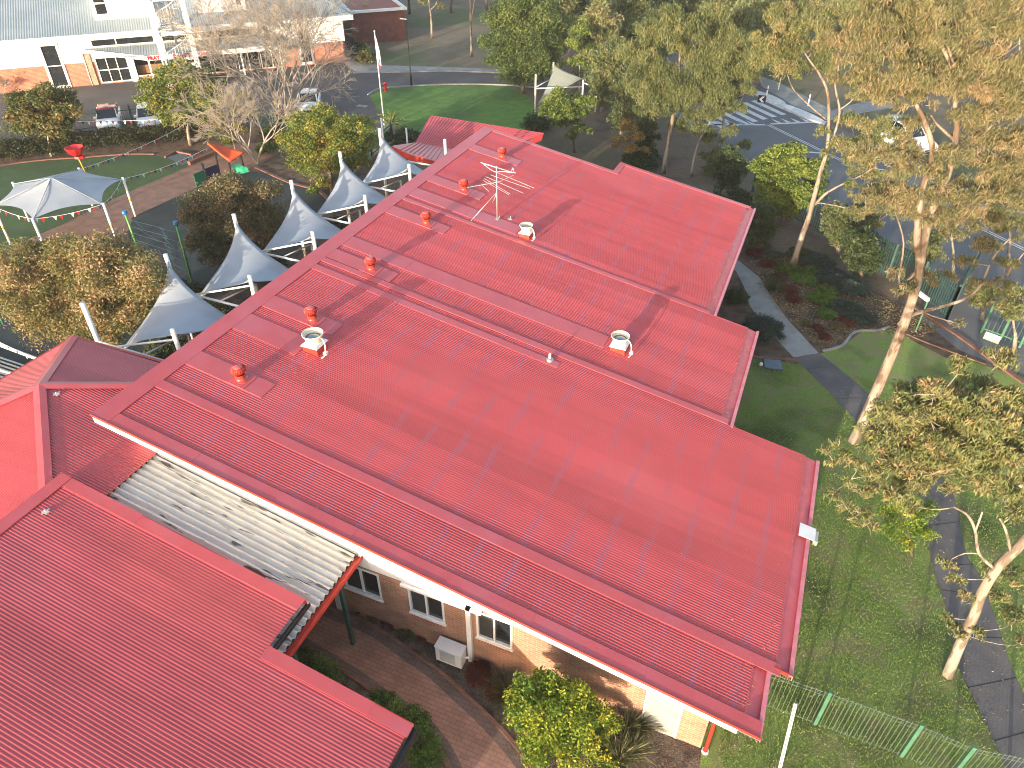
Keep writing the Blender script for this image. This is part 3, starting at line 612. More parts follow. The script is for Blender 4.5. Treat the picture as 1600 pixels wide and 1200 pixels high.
# ================================================ HIP ROOF (left)
hip=thing('school_building','red hipped roof with wide cappings, left of the big skillion roof','building',(-19,10,0))
A=Vector((-18.99,10.05,5.14))
def hp(name,pts): 
    return pts
NE=Vector((-15.3,12.66,4.40)); NW=Vector((-21.53,13.11,4.27)); SE=Vector((-14.7,6.33,4.28)); SW=Vector((-22.6,6.1,4.1))
def facet(name,pts,dirn,spacing=.0762,amp=.0085,nm='roof'):
    """corrugated facet: polygon on a plane; ribs run along `dirn`"""
    n=(pts[1]-pts[0]).cross(pts[2]-pts[0]).normalized()
    if n.z<0:n=-n
    d=Vector(dirn); d=(d-n*d.dot(n)).normalized(); s=n.cross(d).normalized(); o=pts[0]
    P2=[((p-o).dot(s),(p-o).dot(d)) for p in pts]; mn=min(p[0] for p in P2); mx=max(p[0] for p in P2)
    N=int((mx-mn)/spacing*6); V=[];rows=[]
    for i in range(N+1):
        x=mn+(mx-mn)*(i+.0)/N; x=min(max(x,mn+1e-4),mx-1e-4); ys=[]
        for j in range(len(P2)):
            a,b=P2[j],P2[(j+1)%len(P2)]
            if (a[0]-x)*(b[0]-x)<=0 and a[0]!=b[0]: ys.append(a[1]+(b[1]-a[1])*(x-a[0])/(b[0]-a[0]))
        if len(ys)<2: continue
        h=amp*math.sin(2*math.pi*x/spacing)
        for y in (min(ys),max(ys)): V.append(o+s*x+d*y+n*h)
    F=[(2*i,2*i+1,2*i+3,2*i+2) for i in range(len(V)//2-1)]
    return MB().add(V,F).build(nm,M[name],hip,smooth=True)
P_e=[A,NE,Vector((-14.70,12.66,4.28)),SE]
facet('roofll',[A,Vector((-14.7,13.07,4.28)),SE],(1,0,0))
nE=Vector((-14.7,13.07,4.28)) 
facet('roofll',[A,NW,nE],(0,1,0))
facet('roofll',[A,Vector((-22.2,5.9,4.05)),NW],(-1,0,0))
facet('roofll',[A,SE,Vector((-22.2,5.9,4.05))],(0,-1,0))
for q in (nE,NW,SE,Vector((-22.2,5.9,4.05))):
    m=MB(); d=(q-A); s=d.cross(Vector((0,0,1))).normalized()*.17; u=Vector((0,0,.03))
    m.add([A+u*2.2,q+u*2.2,q+s+u,A+s+u,A-s+u,q-s+u],[(0,1,2,3),(0,4,5,1)]); m.build('hip_capping',M['flash'],hip)
m=MB(); m.box((-21.2,6.3,0),(-15.9,12.7,4.15)); m.build('wall',M['brick'],hip)
m=MB(); m.prism([(-21.6,13.14,4.22),(-15.6,13.22,4.22),(-15.6,13.22,4.10),(-21.6,13.14,4.10)],(0,.1,0)); m.prism([(-21.62,13.1,4.2),(-22.25,5.9,4.0),(-22.25,5.9,3.9),(-21.62,13.1,4.1)],(-.1,0,0)); m.build('gutter',M['barge'],hip)
# small whitish fasteners on the roofs
def roofclip(x,y,z,label):
    t=thing('roof_bracket',label,'bracket',(x,y,z)); m=MB(); m.box((x-.09,y-.05,z),(x+.09,y+.05,z+.03)); m.bar((x-.02,y-.1,z+.02),(x+.03,y+.1,z+.05),.025); m.build('plate',M['alu'],t); m=MB(); m.tube([(x,y,z+.03),(x,y,z+.09)],.015,6); m.build('eyelet',M['alu'],t)
r_=G(89,617,0); 
def onE(u,v):
    r=ray(u,v); n=np.array([.2,0,1.]); p=np.array([-14.8,0,4.3]); return O+r*(np.dot(p-O,n)/np.dot(r,n))
q=onE(89,617); roofclip(q[0],q[1],q[2]+.01,'small grey roof bracket beside the peak of the hipped roof')
r=ray(72,801); n=np.array([SL,0,1.]); q=O+r*(np.dot(np.array([XL,0,ZL])-O,n)/np.dot(r,n)); roofclip(q[0],q[1],q[2]+.01,'small grey roof bracket near the top corner of the nearest red roof')
# ================================================ BACK PORCH (beyond the long roof)
por=thing('school_building','small red gabled roof beyond the far end of the long roof','building',(-20,40,0))
a1=G(673,180,3.2);b1=G(850,208,3.2);c1=G(846,219,3.0);v1=G(650,222,2.6);v2=G(760,243,2.6); e1=G(612,228,2.75);e2=G(640,241,2.75); e3=G(770,275,2.75)
def simple(pts,nm,mt,t=.04): m=MB(); m.prism(pts,(0,0,-t)); return m.build(nm,mt,por)
def ribbed(pts,par,n,nm):
    m=MB(); 
    a,b,c,d=pts
    for i in range(n+1):
        t=i/n; m.bar(a+(b-a)*t+Vector((0,0,.012)),d+(c-d)*t+Vector((0,0,.012)),.025,.03)
    m.build(nm,M['roofll'],par)
v3=v1+(v2-v1)*1.0
o1=simple([v1,v3,b1+(c1-b1)*.0,a1],'roof',M['roofll']); ribbed([v1,v3,b1,a1],o1,34,'ribs')
simple([b1,v3+Vector((.3,-.2,-.1)),c1],'gable',M['barge'])
o1=simple([e1,e2,e3,v3,v1],'roof',M['roofll']) ; ribbed([e1+(e2-e1)*.5,e3,v3,v1],o1,20,'ribs')
m=MB(); m.prism([e1-Vector((0,0,.02)),e2-Vector((0,0,.02)),e3-Vector((0,0,.02)),e3-Vector((0,0,.35)),e2-Vector((0,0,.35)),e1-Vector((0,0,.35))],(.03,-.06,0)); m.build('fascia',M['barge'],por)
m=MB(); m.box((-21,38.5,0),(-15.5,40,2.55)); m.build('wall',M['brick'],por)
for p in (G(640,262,0),G(602,245,0)):
    m=MB(); m.tube([p,p+Vector((0,0,2.6))],.06,8); m.build('post',M['white'],por)
# ================================================ WHITE HALL (top left)
P0=G(80,139); wd=(G(537,97)-P0); WLn=wd.length; wd.normalize(); wn_=Vector((wd.y,-wd.x,0))
hall=thing('hall','white rendered hall with red brick base and pale corrugated roof across the car park','building',P0)
ANG=math.atan2(wd.y,wd.x)
# local frame: x along the wall, y into the building, z up
def hbuild(mb,name,m,par=None): 
    o=mb.build(name,m,par or hall,local=True); return o
hall.rotation_euler=(0,0,ANG)
S0,S1=-14.,25.1
tall=(.13,1.62,.0,3.55)
# openings: s0,s1,z0,z1
ops=[(.13,1.62,.0,3.55),(4.0,6.5,.1,2.15),(7.0,9.3,.45,2.1),(9.5,19.5,.1,2.2),(21.0,22.3,.1,3.3)]
def fwall(z0,z1,y0,y1,m,nm):
    mb=MB(); xs=sorted({S0,S1}|{o[0] for o in ops}|{o[1] for o in ops})
    for a,b in zip(xs[:-1],xs[1:]):
        hs=[o for o in ops if o[0]<=a+1e-6 and o[1]>=b-1e-6]
        if not hs: mb.box((a,y0,z0),(b,y1,z1))
        else:
            _,_,c,d=hs[0]
            if c>z0+.02: mb.box((a,y0,z0),(b,y1,min(c,z1)))
            if d<z1-.02: mb.box((a,y0,max(d,z0)),(b,y1,z1))
    return hbuild(mb,nm,m)
fwall(0,1.85,0,.25,M['brickw'],'brick_base')
RND=mat('white_render',(.80,.80,.80),(.74,.745,.75),scale=1,rough=.7)
fwall(1.85,3.75,-.02,.25,RND,'wall')
m=MB(); m.box((S1,.25,0),(S1+.0+.2,12,1.85)); m.box((S0,11.8,0),(S1,12,3.7)); m.box((S0-.2,0,0),(S0,12,3.7)); hbuild(m,'brick_base',M['brickw'])
m=MB(); m.box((S1-.02,-.02,1.85),(S1+.22,12,3.75)); hbuild(m,'wall',RND)
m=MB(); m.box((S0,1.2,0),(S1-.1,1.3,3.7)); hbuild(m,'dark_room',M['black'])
# roof: hip with eave at 4.1
ev=-.6; ze=4.08; sl_=math.tan(math.radians(22)); RDp=7.5; rg=ze+RDp*sl_
xr0,xr1=S0-.6,26.2
A0=Vector((xr0,ev,ze));A1=Vector((xr1,ev,ze));B0=Vector((xr0,ev+RDp,rg));B1=Vector((xr1-RDp*.72,ev+RDp,rg));C1=Vector((xr1,ev+2*RDp,ze));C0=Vector((xr0,ev+2*RDp,ze))
m=MB(); V=[];N=int((xr1-xr0)/.19*4)
for i in range(N+1):
    x=xr0+(xr1-xr0)*i/N; h=.014*math.sin(2*math.pi*x/.19); yt=RDp if x<B1.x else RDp*(xr1-x)/(xr1-B1.x)
    V+=[(x,ev,ze+h),(x,ev+yt,ze+yt*sl_+h)]
m.add(V,[(2*i,2*i+2,2*i+3,2*i+1) for i in range(N)]); m.add([A1,C1,B1,C0,B0],[(0,1,2),(2,1,3,4)])
hr=hbuild(m,'roof',M['zinc'])
m=MB(); m.box((xr0,ev-.04,ze-.38),(xr1+.04,ev-.002,ze+.02)); m.box((xr1+.002,ev,ze-.38),(xr1+.04,ev+2*RDp,ze+.02)); hbuild(m,'fascia',M['white'])
m=MB(); m.box((xr0,ev,ze-.37),(xr1,.0,ze-.33)); m.box((S1+.22,0,ze-.37),(xr1,12,ze-.33)); hbuild(m,'eaves_lining',M['clad'])
m=MB(); m.bar(A1,B1,.3,.06); hbuild(m,'hip_capping',M['zinc'],hr)
# dormer blocks
for k,(a,b) in enumerate(((4.9,9.25),(13.1,17.2))):
    yb=1.15
    z0=ze+(yb-ev)*sl_-.05
    m=MB(); m.box((a,yb,z0),(b,yb+5,z0+3.4)); dm=hbuild(m,'dormer',RND)
    m=MB(); m.box((a-.25,yb-.35,z0+3.4),(b+.25,yb+5.3,z0+3.55)); hbuild(m,'dormer_roof',M['zinc'],dm)
    xw=a-.0 if k==0 else a+.1
    wx=(a+.08,a+1.28) if k==0 else (b-.95,b-.2)
    m=MB(); m.box((wx[0],yb-.03,z0+.3),(wx[1],yb-.002,z0+2.3)); wo=hbuild(m,'window',M['white'],dm)
    m=MB(); m.box((wx[0]+.2,yb-.045,z0+.5),(wx[1]-.2,yb-.032,z0+1.25)); m.box((wx[0]+.2,yb-.045,z0+1.38),(wx[1]-.2,yb-.032,z0+2.1)); hbuild(m,'pane',M['glass'],wo)
# tall window, glass doors etc.
def hwin(a,b,c,d,fr=.14,nx=1,nz=2,dark=M['glass'],nm='window'):
    m=MB(); y0,y1=-.07,.1
    m.box((a,y0,c),(b,y1,c+fr));m.box((a,y0,d-fr),(b,y1,d));m.box((a,y0,c+fr),(a+fr,y1,d-fr));m.box((b-fr,y0,c+fr),(b,y1,d-fr))
    for i in range(1,nx): x=a+fr+(b-a-2*fr)*i/nx; m.box((x-.035,y0+.02,c+fr),(x+.035,y1,d-fr))
    for i in range(1,nz): z=c+fr+(d-c-2*fr)*i/nz; m.box((a+fr,y0+.03,z-.04),(b-fr,y1-.01,z+.04))
    o=hbuild(m,nm,M['white']); hbuild(MB().box((a+fr,.02,c+fr),(b-fr,.04,d-fr)),'pane',dark,o); return o
hwin(.13,1.62,.0,3.55,.2)
hwin(4.0,6.5,.1,2.15,.08,3,2,nm='glass_door'); hwin(21.0,22.3,.1,3.3,.22)
for a,b in ((9.5,11.2),(11.3,13.2),(13.4,15.3),(15.5,17.4),(17.5,19.5)): hwin(a,b,.1,2.2,.06,2,1,nm='glass_door')
m=MB(); m.box((7.0,-.03,.35),(9.3,.1,.45)); hbuild(m,'sill',M['white'])
m=MB(); m.box((7.05,.5,.45),(9.25,.6,1.15)); hbuild(m,'counter',M['timber'])
m=MB(); m.box((3.30,-.12,0),(3.75,.0,2.5)); hbuild(m,'stone_pillar',M['sand'])
m=MB(); m.box((3.2,-.1,0),(3.28,-.02,2.6)); m.tube([(3.24,-.14,0),(3.24,-.14,2.6)],.04,8); hbuild(m,'downpipe',M['white'])
m=MB(); m.box((6.5,-.1,0),(7.0,.02,2.4)); hbuild(m,'pillar',RND)
for a,b in ((4.2,6.0),(6.1,9.0),(9.3,12.6),(12.9,17)): hbuild(MB().box((a,-.04,3.05),(b,-.021,3.5)),'high_window',M['glass'])
m=MB(); m.box((4.0,-.09,2.92),(17.2,-.025,3.02)); hbuild(m,'high_sill',M['cream'])
hbuild(MB().box((-2.2,-.03,1.35),(-1.5,-.002,1.6)),'wall_vent',M['timber'])
# entrance canopy (sloping, ribbed) with letters
cm=MB(); V=[]; N=220
for i in range(N+1):
    x=3.4+(19.2-3.4)*i/N; dep=min(2.6,.45+(x-3.4)*.55) if x<8.3 else 2.6; h=.012*math.sin(x*2*math.pi/.2)
    V+=[(x,-.03,2.92+h),(x,-dep,2.62-(.18 if x>8.3 else .18*(x-3.4)/4.9)+h)]
cm.add(V,[(2*i,2*i+2,2*i+3,2*i+1) for i in range(N)]); cn=hbuild(cm,'canopy',M['zinc'])
fm=MB(); fm.prism([(3.0,-.3,3.0),(8.3,-2.66,2.52),(8.3,-2.66,2.16),(3.0,-.3,2.72)],(.0,.05,0)); fm.prism([(8.3,-2.66,2.52),(19.3,-2.66,2.52),(19.3,-2.66,2.14),(8.3,-2.66,2.14)],(0,.05,0)); hbuild(fm,'fascia',M['white'],cn)
for x in (8.35,12.1,15.8,19.1): hbuild(MB().box((x-.07,-2.6,0),(x+.07,-2.46,2.4)),'post',M['white'],cn)
def text(body,size,m,parent,loc,rot,name,ext=.015,off=.012,align='LEFT',spacing=1.0):
    cu=bpy.data.curves.new(name,'FONT'); cu.body=body; cu.size=size; cu.extrude=ext; cu.offset=off; cu.align_x=align; cu.space_character=spacing; cu.resolution_u=2
    tmp=bpy.data.objects.new('tmp',cu); C.objects.link(tmp); me=bpy.data.meshes.new_from_object(tmp); bpy.data.objects.remove(tmp); bpy.data.curves.remove(cu)
    me.materials.clear(); me.materials.append(m); me.name=name; o=link(name,me,parent); o.location=loc; o.rotation_euler=rot; return o
text('PRAY',.40,M['letters'],cn,(8.33,-2.685,2.20),(math.pi/2,0,0),'lettering',off=.02)
text("DON'T WORRY",.40,M['letters'],cn,(10.35,-2.685,2.20),(math.pi/2,0,0),'lettering',off=.02,spacing=1.17)
# side brick annexe
an=thing('brick_building','dark red brick building with white parapet behind the white hall','building',G(545,60))
an.rotation_euler=(0,0,ANG); an.location=P0+wd*27.2-wn_*6.5
m=MB(); m.box((0,0,0),(5.5,12,2.9)); m.build('wall',brick('brick_dark',(.22,.06,.045),(.17,.05,.04),(.15,.08,.07),.24,.1,.012,'XZ'),an,local=True)
m=MB()
for a,b in (((-.25,-.25,2.9),(5.75,.1,3.12)),((5.4,.1,2.9),(5.75,12.2,3.12)),((-.25,.1,2.9),(.1,12.2,3.12))): m.box(a,b)
m.build('parapet',M['white'],an,local=True)
m=MB(); m.box((.1,.1,2.9),(5.4,12,2.95)); m.build('roof',mat('roof_terracotta',(.30,.09,.06),scale=3,rough=.7),an,local=True)
m=MB(); m.box((2,3,2.95),(2.4,3.4,4.4)); m.build('chimney',M['sand'],an,local=True)
# white stair tower
tw=thing('stair_tower','white steel tower framing a spiral stair in front of the white hall','tower',P0+wd*11.0+wn_*4.0); tw.rotation_euler=(0,0,ANG)
for x in (-1.35,1.15):
    for y in (-.1,2.3): m=MB(); m.box((x-.19,y-.19,0),(x+.19,y+.19,9.5)); m.build('leg',M['white'],tw,local=True)
m=MB()
for z in (1.9,4.35,6.9,9.2):
    for y in (-.1,2.3): m.box((-1.2,y-.06,z-.14),(1.0,y+.06,z+.14))
    for x in (-1.35,1.15): m.box((x-.06,.05,z-.14),(x+.06,2.15,z+.14))
m.build('crossbeams',M['white'],tw,local=True)
m=MB(); m.tube([(-.1,1.1,0),(-.1,1.1,9.4)],.11,10); m.build('newel_post',M['steel'],tw,local=True)
m=MB()
for i in range(44):
    a=i*.42; z=.2+i*.2; c,s=math.cos(a),math.sin(a)
    m.prism([(-.1+.1*c,1.1+.1*s,z),(-.1+.95*math.cos(a-.2),1.1+.95*math.sin(a-.2),z),(-.1+.95*math.cos(a+.2),1.1+.95*math.sin(a+.2),z)],(0,0,.05))
m.build('spiral_treads',M['steel'],tw,local=True)
m=MB(); m.tube([(-.1+.98*math.cos(i*.14),1.1+.98*math.sin(i*.14),1.1+i*.0667) for i in range(130)],.03,6); 
for i in range(0,130,2): m.tube([(-.1+.98*math.cos(i*.14),1.1+.98*math.sin(i*.14),.2+i*.0667),(-.1+.98*math.cos(i*.14),1.1+.98*math.sin(i*.14),1.1+i*.0667)],.015,4)
m.build('handrail',M['white'],tw,local=True)
# ================================================ ROOF EQUIPMENT
def turbine(x,y,label):
    z=rz(x); t=thing('turbine_vent',label,'roof vent',(0,0,0),'red turbine vents along the high side of the roof')
    m=MB(); m.lathe([(.19,-.04),(.19,.035),(.155,.05),(.135,.055),(.13,.20),(.155,.215),(.155,.235)],24); m.build('throat',M['vent'],t,local=True,smooth=True)
    m=MB(); m.lathe([(.10,.235),(.135,.27),(.15,.33),(.135,.39),(.09,.43)],20); m.build('core',M['barge'],t,local=True,smooth=True)
    m=MB()
    for i in range(22):
        a=i*2*math.pi/22; P=[]
        for r,zz,da in ((.155,.235,0),(.188,.29,.08),(.198,.34,.16),(.18,.395,.22),(.10,.44,.26)):
            P.append((r*math.cos(a+da),r*math.sin(a+da),zz))
        V=[];w_=.10
        for (px_,py_,pz) in P: V+= [(px_,py_,pz),(px_*.9-py_*w_*1.1,py_*.9+px_*w_*1.1,pz)]
        m.add(V,[(2*k,2*k+1,2*k+3,2*k+2) for k in range(4)])
    m.build('vanes',M['vent'],t,local=True)
    m=MB(); m.lathe([(.0,.462),(.06,.458),(.105,.44),(.115,.43),(.0,.43)],20); m.build('cap',M['flash'],t,local=True,smooth=True)
    m=MB(); m.prism([(-.27,-.27,.05+.27*TR),(.27,-.27,.05-.27*TR),(.27,.27,.05-.27*TR),(-.27,.27,.05+.27*TR)],(0,0,-.03)); m.build('flashing',M['flash'],t,local=True)
    t.location=(x,y,z-.01); t.scale=(1.12,1.12,1.1); return t
tl=['red turbine vent nearest the camera, first of the six up the roof edge','red turbine vent just behind the big cream fan cowl, second of six','third red turbine vent from the near end, midway along the roof edge','fourth red turbine vent from the near end, with a bare patch beyond it','fifth red turbine vent, left of the television aerial','farthest red turbine vent, beyond the television aerial']
for (x,y),l in zip(TV,tl): turbine(x,y,l)
def cowl(x,y,s,label):
    t=thing('exhaust_fan',label,'roof fan',(0,0,0),'cream exhaust fan cowls on the roof')
    m=MB(); m.prism([(-.27,-.27,-.08+.27*TR-.05),(.27,-.27,-.08-.27*TR-.0),(.27,.27,-.08-.27*TR),(-.27,.27,-.08+.27*TR-.05)],(0,0,.30)); 
    m=MB(); m.add([(-.27,-.27,-.02),(.27,-.27,-.12),(.27,.27,-.12),(-.27,.27,-.02),(-.25,-.25,.19),(.25,-.25,.19),(.25,.25,.19),(-.25,.25,.19)],[(4,5,6,7),(0,1,5,4),(1,2,6,5),(2,3,7,6),(3,0,4,7)]); m.build('curb',M['barge'],t,local=True)
    m=MB(); m.add([(-.30,-.30,.19),(.30,-.30,.19),(.30,.30,.19),(-.30,.30,.19),(-.24,-.24,.26),(.24,-.24,.26),(.24,.24,.26),(-.24,.24,.26)],[(3,2,1,0),(4,5,6,7),(0,1,5,4),(1,2,6,5),(2,3,7,6),(3,0,4,7)]); m.build('base_plate',M['white'],t,local=True)
    m=MB(); m.lathe([(.19,.24),(.215,.27),(.235,.34),(.30,.50),(.325,.53),(.325,.56),(.305,.56),(.28,.50),(.235,.42)],32); m.build('bowl',M['cream'],t,local=True,smooth=True)
    m=MB(); m.lathe([(.255,.405),(.2,.41),(.15,.445),(.06,.47),(0,.475)],28); m.build('damper',M['steel'],t,local=True,smooth=True)
    m=MB(); m.tube(curve([(.28,.02,.42),(.40,-.02,.30),(.46,-.12,.10),(.48,-.2,.0),(.42,-.32,-.06)],4),.020,6); m.build('conduit',M['white'],t,local=True)
    m=MB(); m.box((.42,-.2,.0),(.53,-.09,.09)); m.build('isolator',M['white'],t,local=True)
    t.scale=(s,s,s); t.location=(x,y,rz(x)+.02); return t
cowl(-12.6,14.52,1.0,'largest-looking cream exhaust fan cowl, near the left edge beside the turbine vents')
cowl(-4.55,20.22,.97,'cream exhaust fan cowl at the end of a broad flashing, right of the roof centre')
cowl(-9.92,25.05,.84,'small white exhaust fan cowl beside the television aerial')
# aerial
mb_=Vector((-11.38,25.48,rz(-11.38)))
an_=thing('tv_aerial','tall television aerial with crossed rods, guyed on the red roof','aerial',mb_)
m=MB(); m.tube([mb_,mb_+Vector((0,0,2.25))],.026,8); m.build('mast',M['alu'],an_)
m=MB(); m.box((mb_.x-.08,mb_.y-.08,mb_.z-.02),(mb_.x+.1,mb_.y+.08,mb_.z+.03)); m.tube([mb_+Vector((.04,.03,.02)),mb_+Vector((.1,.05,.16))],.02,6); m.build('base_bracket',M['steel'],an_)
gx=G(735,345,0); r=ray(735,346); n=np.array([TR,0,1.]); q1=Vector(O+r*(np.dot(np.array([RX0,0,RZ0])-O,n)/np.dot(r,n)))
r=ray(762,322); q2=q1+Vector((.62,1.3,-.1))
tp_=mb_+Vector((0,0,1.18))
m=MB(); m.tube([q1,tp_],.013,6); m.build('stay',M['alu'],an_)
m=MB(); m.tube([tp_+Vector((0,0,-.05)),tp_+Vector((-.25,.1,-.55))],.013,6); m.build('stay',M['alu'],an_)
def d2(u,v,off=0): return D(mb_,u,v,off)
m=MB(); m.bar(d2(751,254,.0),d2(806,271,.1),.035); 
m.tube(curve([d2(756,257),d2(772,268,.1),d2(786,268,.1),d2(806,270)],5),.02,6); m.bar(d2(799,269),d2(801,262),.02); m.bar(d2(801,262),d2(804,270),.02)
m.build('boom',M['alu'],an_)
m=MB(); m.bar(d2(730,293,.3),d2(780,284,0),.018); m.bar(d2(780,284,0),d2(802,274,-.6),.018)
for i in range(13):
    t=i/12; p=d2(732,292,.3)+(d2(775,285,.0)-d2(732,292,.3))*t; l=.07+.10*t; m.bar(p+Vector((l*.6,-l,0)),p-Vector((l*.6,-l,0)),.008)
m.build('small_yagi',M['steel'],an_)
m=MB()
for a,b in (((759,276),(818,302)),((755,282),(795,304)),((757,279),(797,303)),((766,273),(828,295)),((773,268),(835,294)),((753,289),(764,299))):
    m.bar(d2(*a,.35),d2(*b,-.45),.012)
m.build('elements',M['alu'],an_)
def onroof(u,v,h=0):
    r=ray(u,v); n=np.array([TR,0,1.]); return Vector(O+r*(np.dot(np.array([RX0,0,RZ0+h])-O,n)/np.dot(r,n)))
q=onroof(797,343); t=thing('roof_bracket','tiny grey bracket on the red roof just right of the aerial mast','bracket',q); m=MB(); m.box((q.x-.09,q.y-.04,q.z+.01),(q.x+.09,q.y+.04,q.z+.04)); m.build('plate',M['steel'],t); m=MB(); m.tube([q+Vector((0,0,.04)),q+Vector((.03,.02,.14))],.018,6); m.build('eyelet',M['alu'],t)
q=onroof(859,563); t=thing('vent_pipe','short white vent pipe with a grey collar alone on the red roof','pipe',q)
m=MB(); m.lathe([(.13,.0),(.12,.05),(.06,.10),(.05,.10)],20,q); m.build('collar',M['steel'],t,smooth=True); m=MB(); m.lathe([(.045,.02),(.04,.24),(.028,.27),(0,.28)],16,q); m.build('pipe',M['white'],t,smooth=True)
m=MB(); fl(m,-8.0,-5.75,18.03,18.31,.034)
q=onroof(1266,835); t=thing('rainhead_cover','pale sheet metal cover folded over the roof gutter','cover',q)
m=MB(); m.prism([(2.06,15.25,rz(2.06)+.05),(2.50,15.25,rz(2.5)+.06),(2.50,15.72,rz(2.5)+.06),(2.06,15.72,rz(2.06)+.05)],(0,0,-.015)); m.build('plate',M['white'],t)
m=MB(); m.box((2.46,15.29,2.34),(2.58,15.68,2.50)); m.build('spout',M['alu'],t)
# ================================================ SHADE SAILS beside the roof
YS=[13.97,17.81,21.68,25.6,29.57,33.35]
fr_names=['nearest','second','third','fourth','fifth','farthest']
for i,y in enumerate(YS):
    t=thing('sail_frame','%s white steel frame of the shade sail row beside the roof'%fr_names[i],'frame',(-21.7,y,0),'white frames of the shade sail row')
    m=MB(); m.tube([(-21.7,y,0),(-21.7,y,5.08)],.085,12); m.build('mast',M['white'],t)
    m=MB(); m.tube([(-17.8,y,0),(-17.8,y,5.02)],.075,12); m.build('post',M['white'],t)
    m=MB(); m.tube([(-21.66,y,3.5),(-17.8,y,3.5)],.05,10); m.build('beam',M['white'],t)
    if i<5:
        m=MB(); m.tube([(-21.0,y+.02,3.45),(-17.85,y+.1,4.55)],.04,8); m.build('brace',M['white'],t)
    m=MB(); m.tube([(-19.6,y+2.0,0),(-19.6,y+2.0,3.2)],.06,8); 
    if i<5: m.tube([(-19.6,y+2.0,3.2),(-19.6,y+.02,3.5)],.035,8); m.build('prop',M['white'],t)
def sail_mesh(name,P00,P10,P11,P01,m,inset=.16,n=16,parent=None,sag=0.):
    mb=MB(); P=[Vector(p) for p in (P00,P10,P11,P01)]
    for i in range(n+1):
        for j in range(n+1):
            u=i/n;v=j/n
            uu=.5+(u-.5)*(1-inset*4*v*(1-v)); vv=.5+(v-.5)*(1-inset*4*u*(1-u))
            p=P[0]*(1-uu)*(1-vv)+P[1]*uu*(1-vv)+P[2]*uu*vv+P[3]*(1-uu)*vv
            mb.v.append(tuple(p-Vector((0,0,sag*16*u*v*(1-u)*(1-v)))))
    mb.f=[(i*(n+1)+j,(i+1)*(n+1)+j,(i+1)*(n+1)+j+1,i*(n+1)+j+1) for i in range(n) for j in range(n)]
    o=mb.build(name,m,parent,smooth=True); s=o.modifiers.new('t','SOLIDIFY'); s.thickness=.012; return o
for i in range(5):
    y0,y1=YS[i],YS[i+1]
    t=thing('shade_sail','%s grey pointed shade sail of the row beside the red roof'%fr_names[i] if i<4 else 'farthest grey pointed shade sail of the row, next to the back porch','shade sail',(-19.8,(y0+y1)/2,2.5),'grey shade sails in a row beside the roof')
    # high corners: far mast, near post ; low corners: near mast, far post
    c=[(-21.55,y0+.55,2.75),(-18.0,y0+.06,4.75),(-17.9,y1-.25,2.7),(-21.62,y1-.05,4.75)]
    sail_mesh('cloth',*c,M['sail'],.20,parent=t)
    for a,b in ((c[3],(-21.7,y1,4.95)),(c[1],(-17.8,y0,4.95))): m=MB(); m.tube([a,b],.02,5); m.build('turnbuckle',M['steel'],t)
# small far sail structure
P=[G(836,178),G(863,160),G(909,168),G(930,175)]
t=thing('shade_structure','small pale shade sail on white posts among the trees','shade sail',G(885,170))
tops=[(836,116),(863,97),(910,124),(934,104)]
for p,(u,v),nm in zip(P,tops,range(4)):
    h=0
    for k in range(200):
        hh=k*.03; 
        pz=p+Vector((0,0,hh)); x,y,z=pz; F=-sa*x+ca*y;zz=z-CH; ww=F*cc-zz*cs; vv=600-CF*(F*cs+zz*cc)/ww
        if vv<=v: break
        h=hh
    m=MB(); m.tube([p,p+Vector((0,0,h))],.07,8); m.build('post',M['white'],t)
q=[P[0]+Vector((0,0,1.4)),P[1]+Vector((0,0,3.0)),P[2]+Vector((0,0,2.3)),P[3]+Vector((0,0,1.6))]
m=MB()
for a,b in ((P[0]+Vector((0,0,1.9)),P[2]+Vector((0,0,1.6))),(P[2]+Vector((0,0,1.9)),P[3]+Vector((0,0,1.8))),(P[0]+Vector((0,0,2.0)),P[1]+Vector((0,0,1.9)))): m.tube([a,b],.045,6)
m.build('beams',M['white'],t)
sail_mesh('cloth',P[0]+Vector((.1,.1,.6)),P[1]+Vector((0,0,3.0)),P[3]+Vector((-1.2,1.0,2.0)),P[2]+Vector((0,0,2.3)),M['sailg'],.14,parent=t)
# big hexagonal umbrella sail
ZU=2.25
hc=[G(u,v,ZU) for u,v in [(22,287),(123,265),(190,280),(160,319),(52,342),(-8,321)]]
r1=G(80,277,3.15); r2=r1+Vector((.5,-.6,-.05))
t=thing('shade_canopy','big grey six-cornered shade canopy over the green play turf','shade canopy',(r1.x,r1.y,0))
mb=MB(); n=10
for k in range(6):
    a,b=hc[k],hc[(k+1)%6]; base=len(mb.v)
    for i in range(n+1):
        for j in range(n+1):
            e=a+(b-a)*(j/n); e=e+(r1-e)*(.30*j/n*(1-j/n)*1.6); p=r1+(e-r1)*(i/n); p.z-= .10*math.sin(math.pi*i/n)*1.0; mb.v.append(tuple(p))
    mb.f+=[(base+i*(n+1)+j,base+(i+1)*(n+1)+j,base+(i+1)*(n+1)+j+1,base+i*(n+1)+j+1) for i in range(n) for j in range(n)]
mb.build('cloth',M['sail'],t,smooth=False)
m=MB()
for k in range(6): m.tube([r1+Vector((0,0,-.02)),hc[k]],.02,5)
m.build('seams',M['sail'],t)
for k,h in enumerate(hc):
    o_=(h-r1); o_.z=0; o_=o_.normalized()*.08; p=h+o_; m=MB(); m.tube([(p.x,p.y,0),(p.x,p.y,ZU+.08)],.065,10); po=m.build('post',M['white'],t)
    m=MB(); m.tube([(p.x,p.y,.95),(p.x,p.y,1.12)],.068,10); m.build('orange_band',M['yellow'],po)
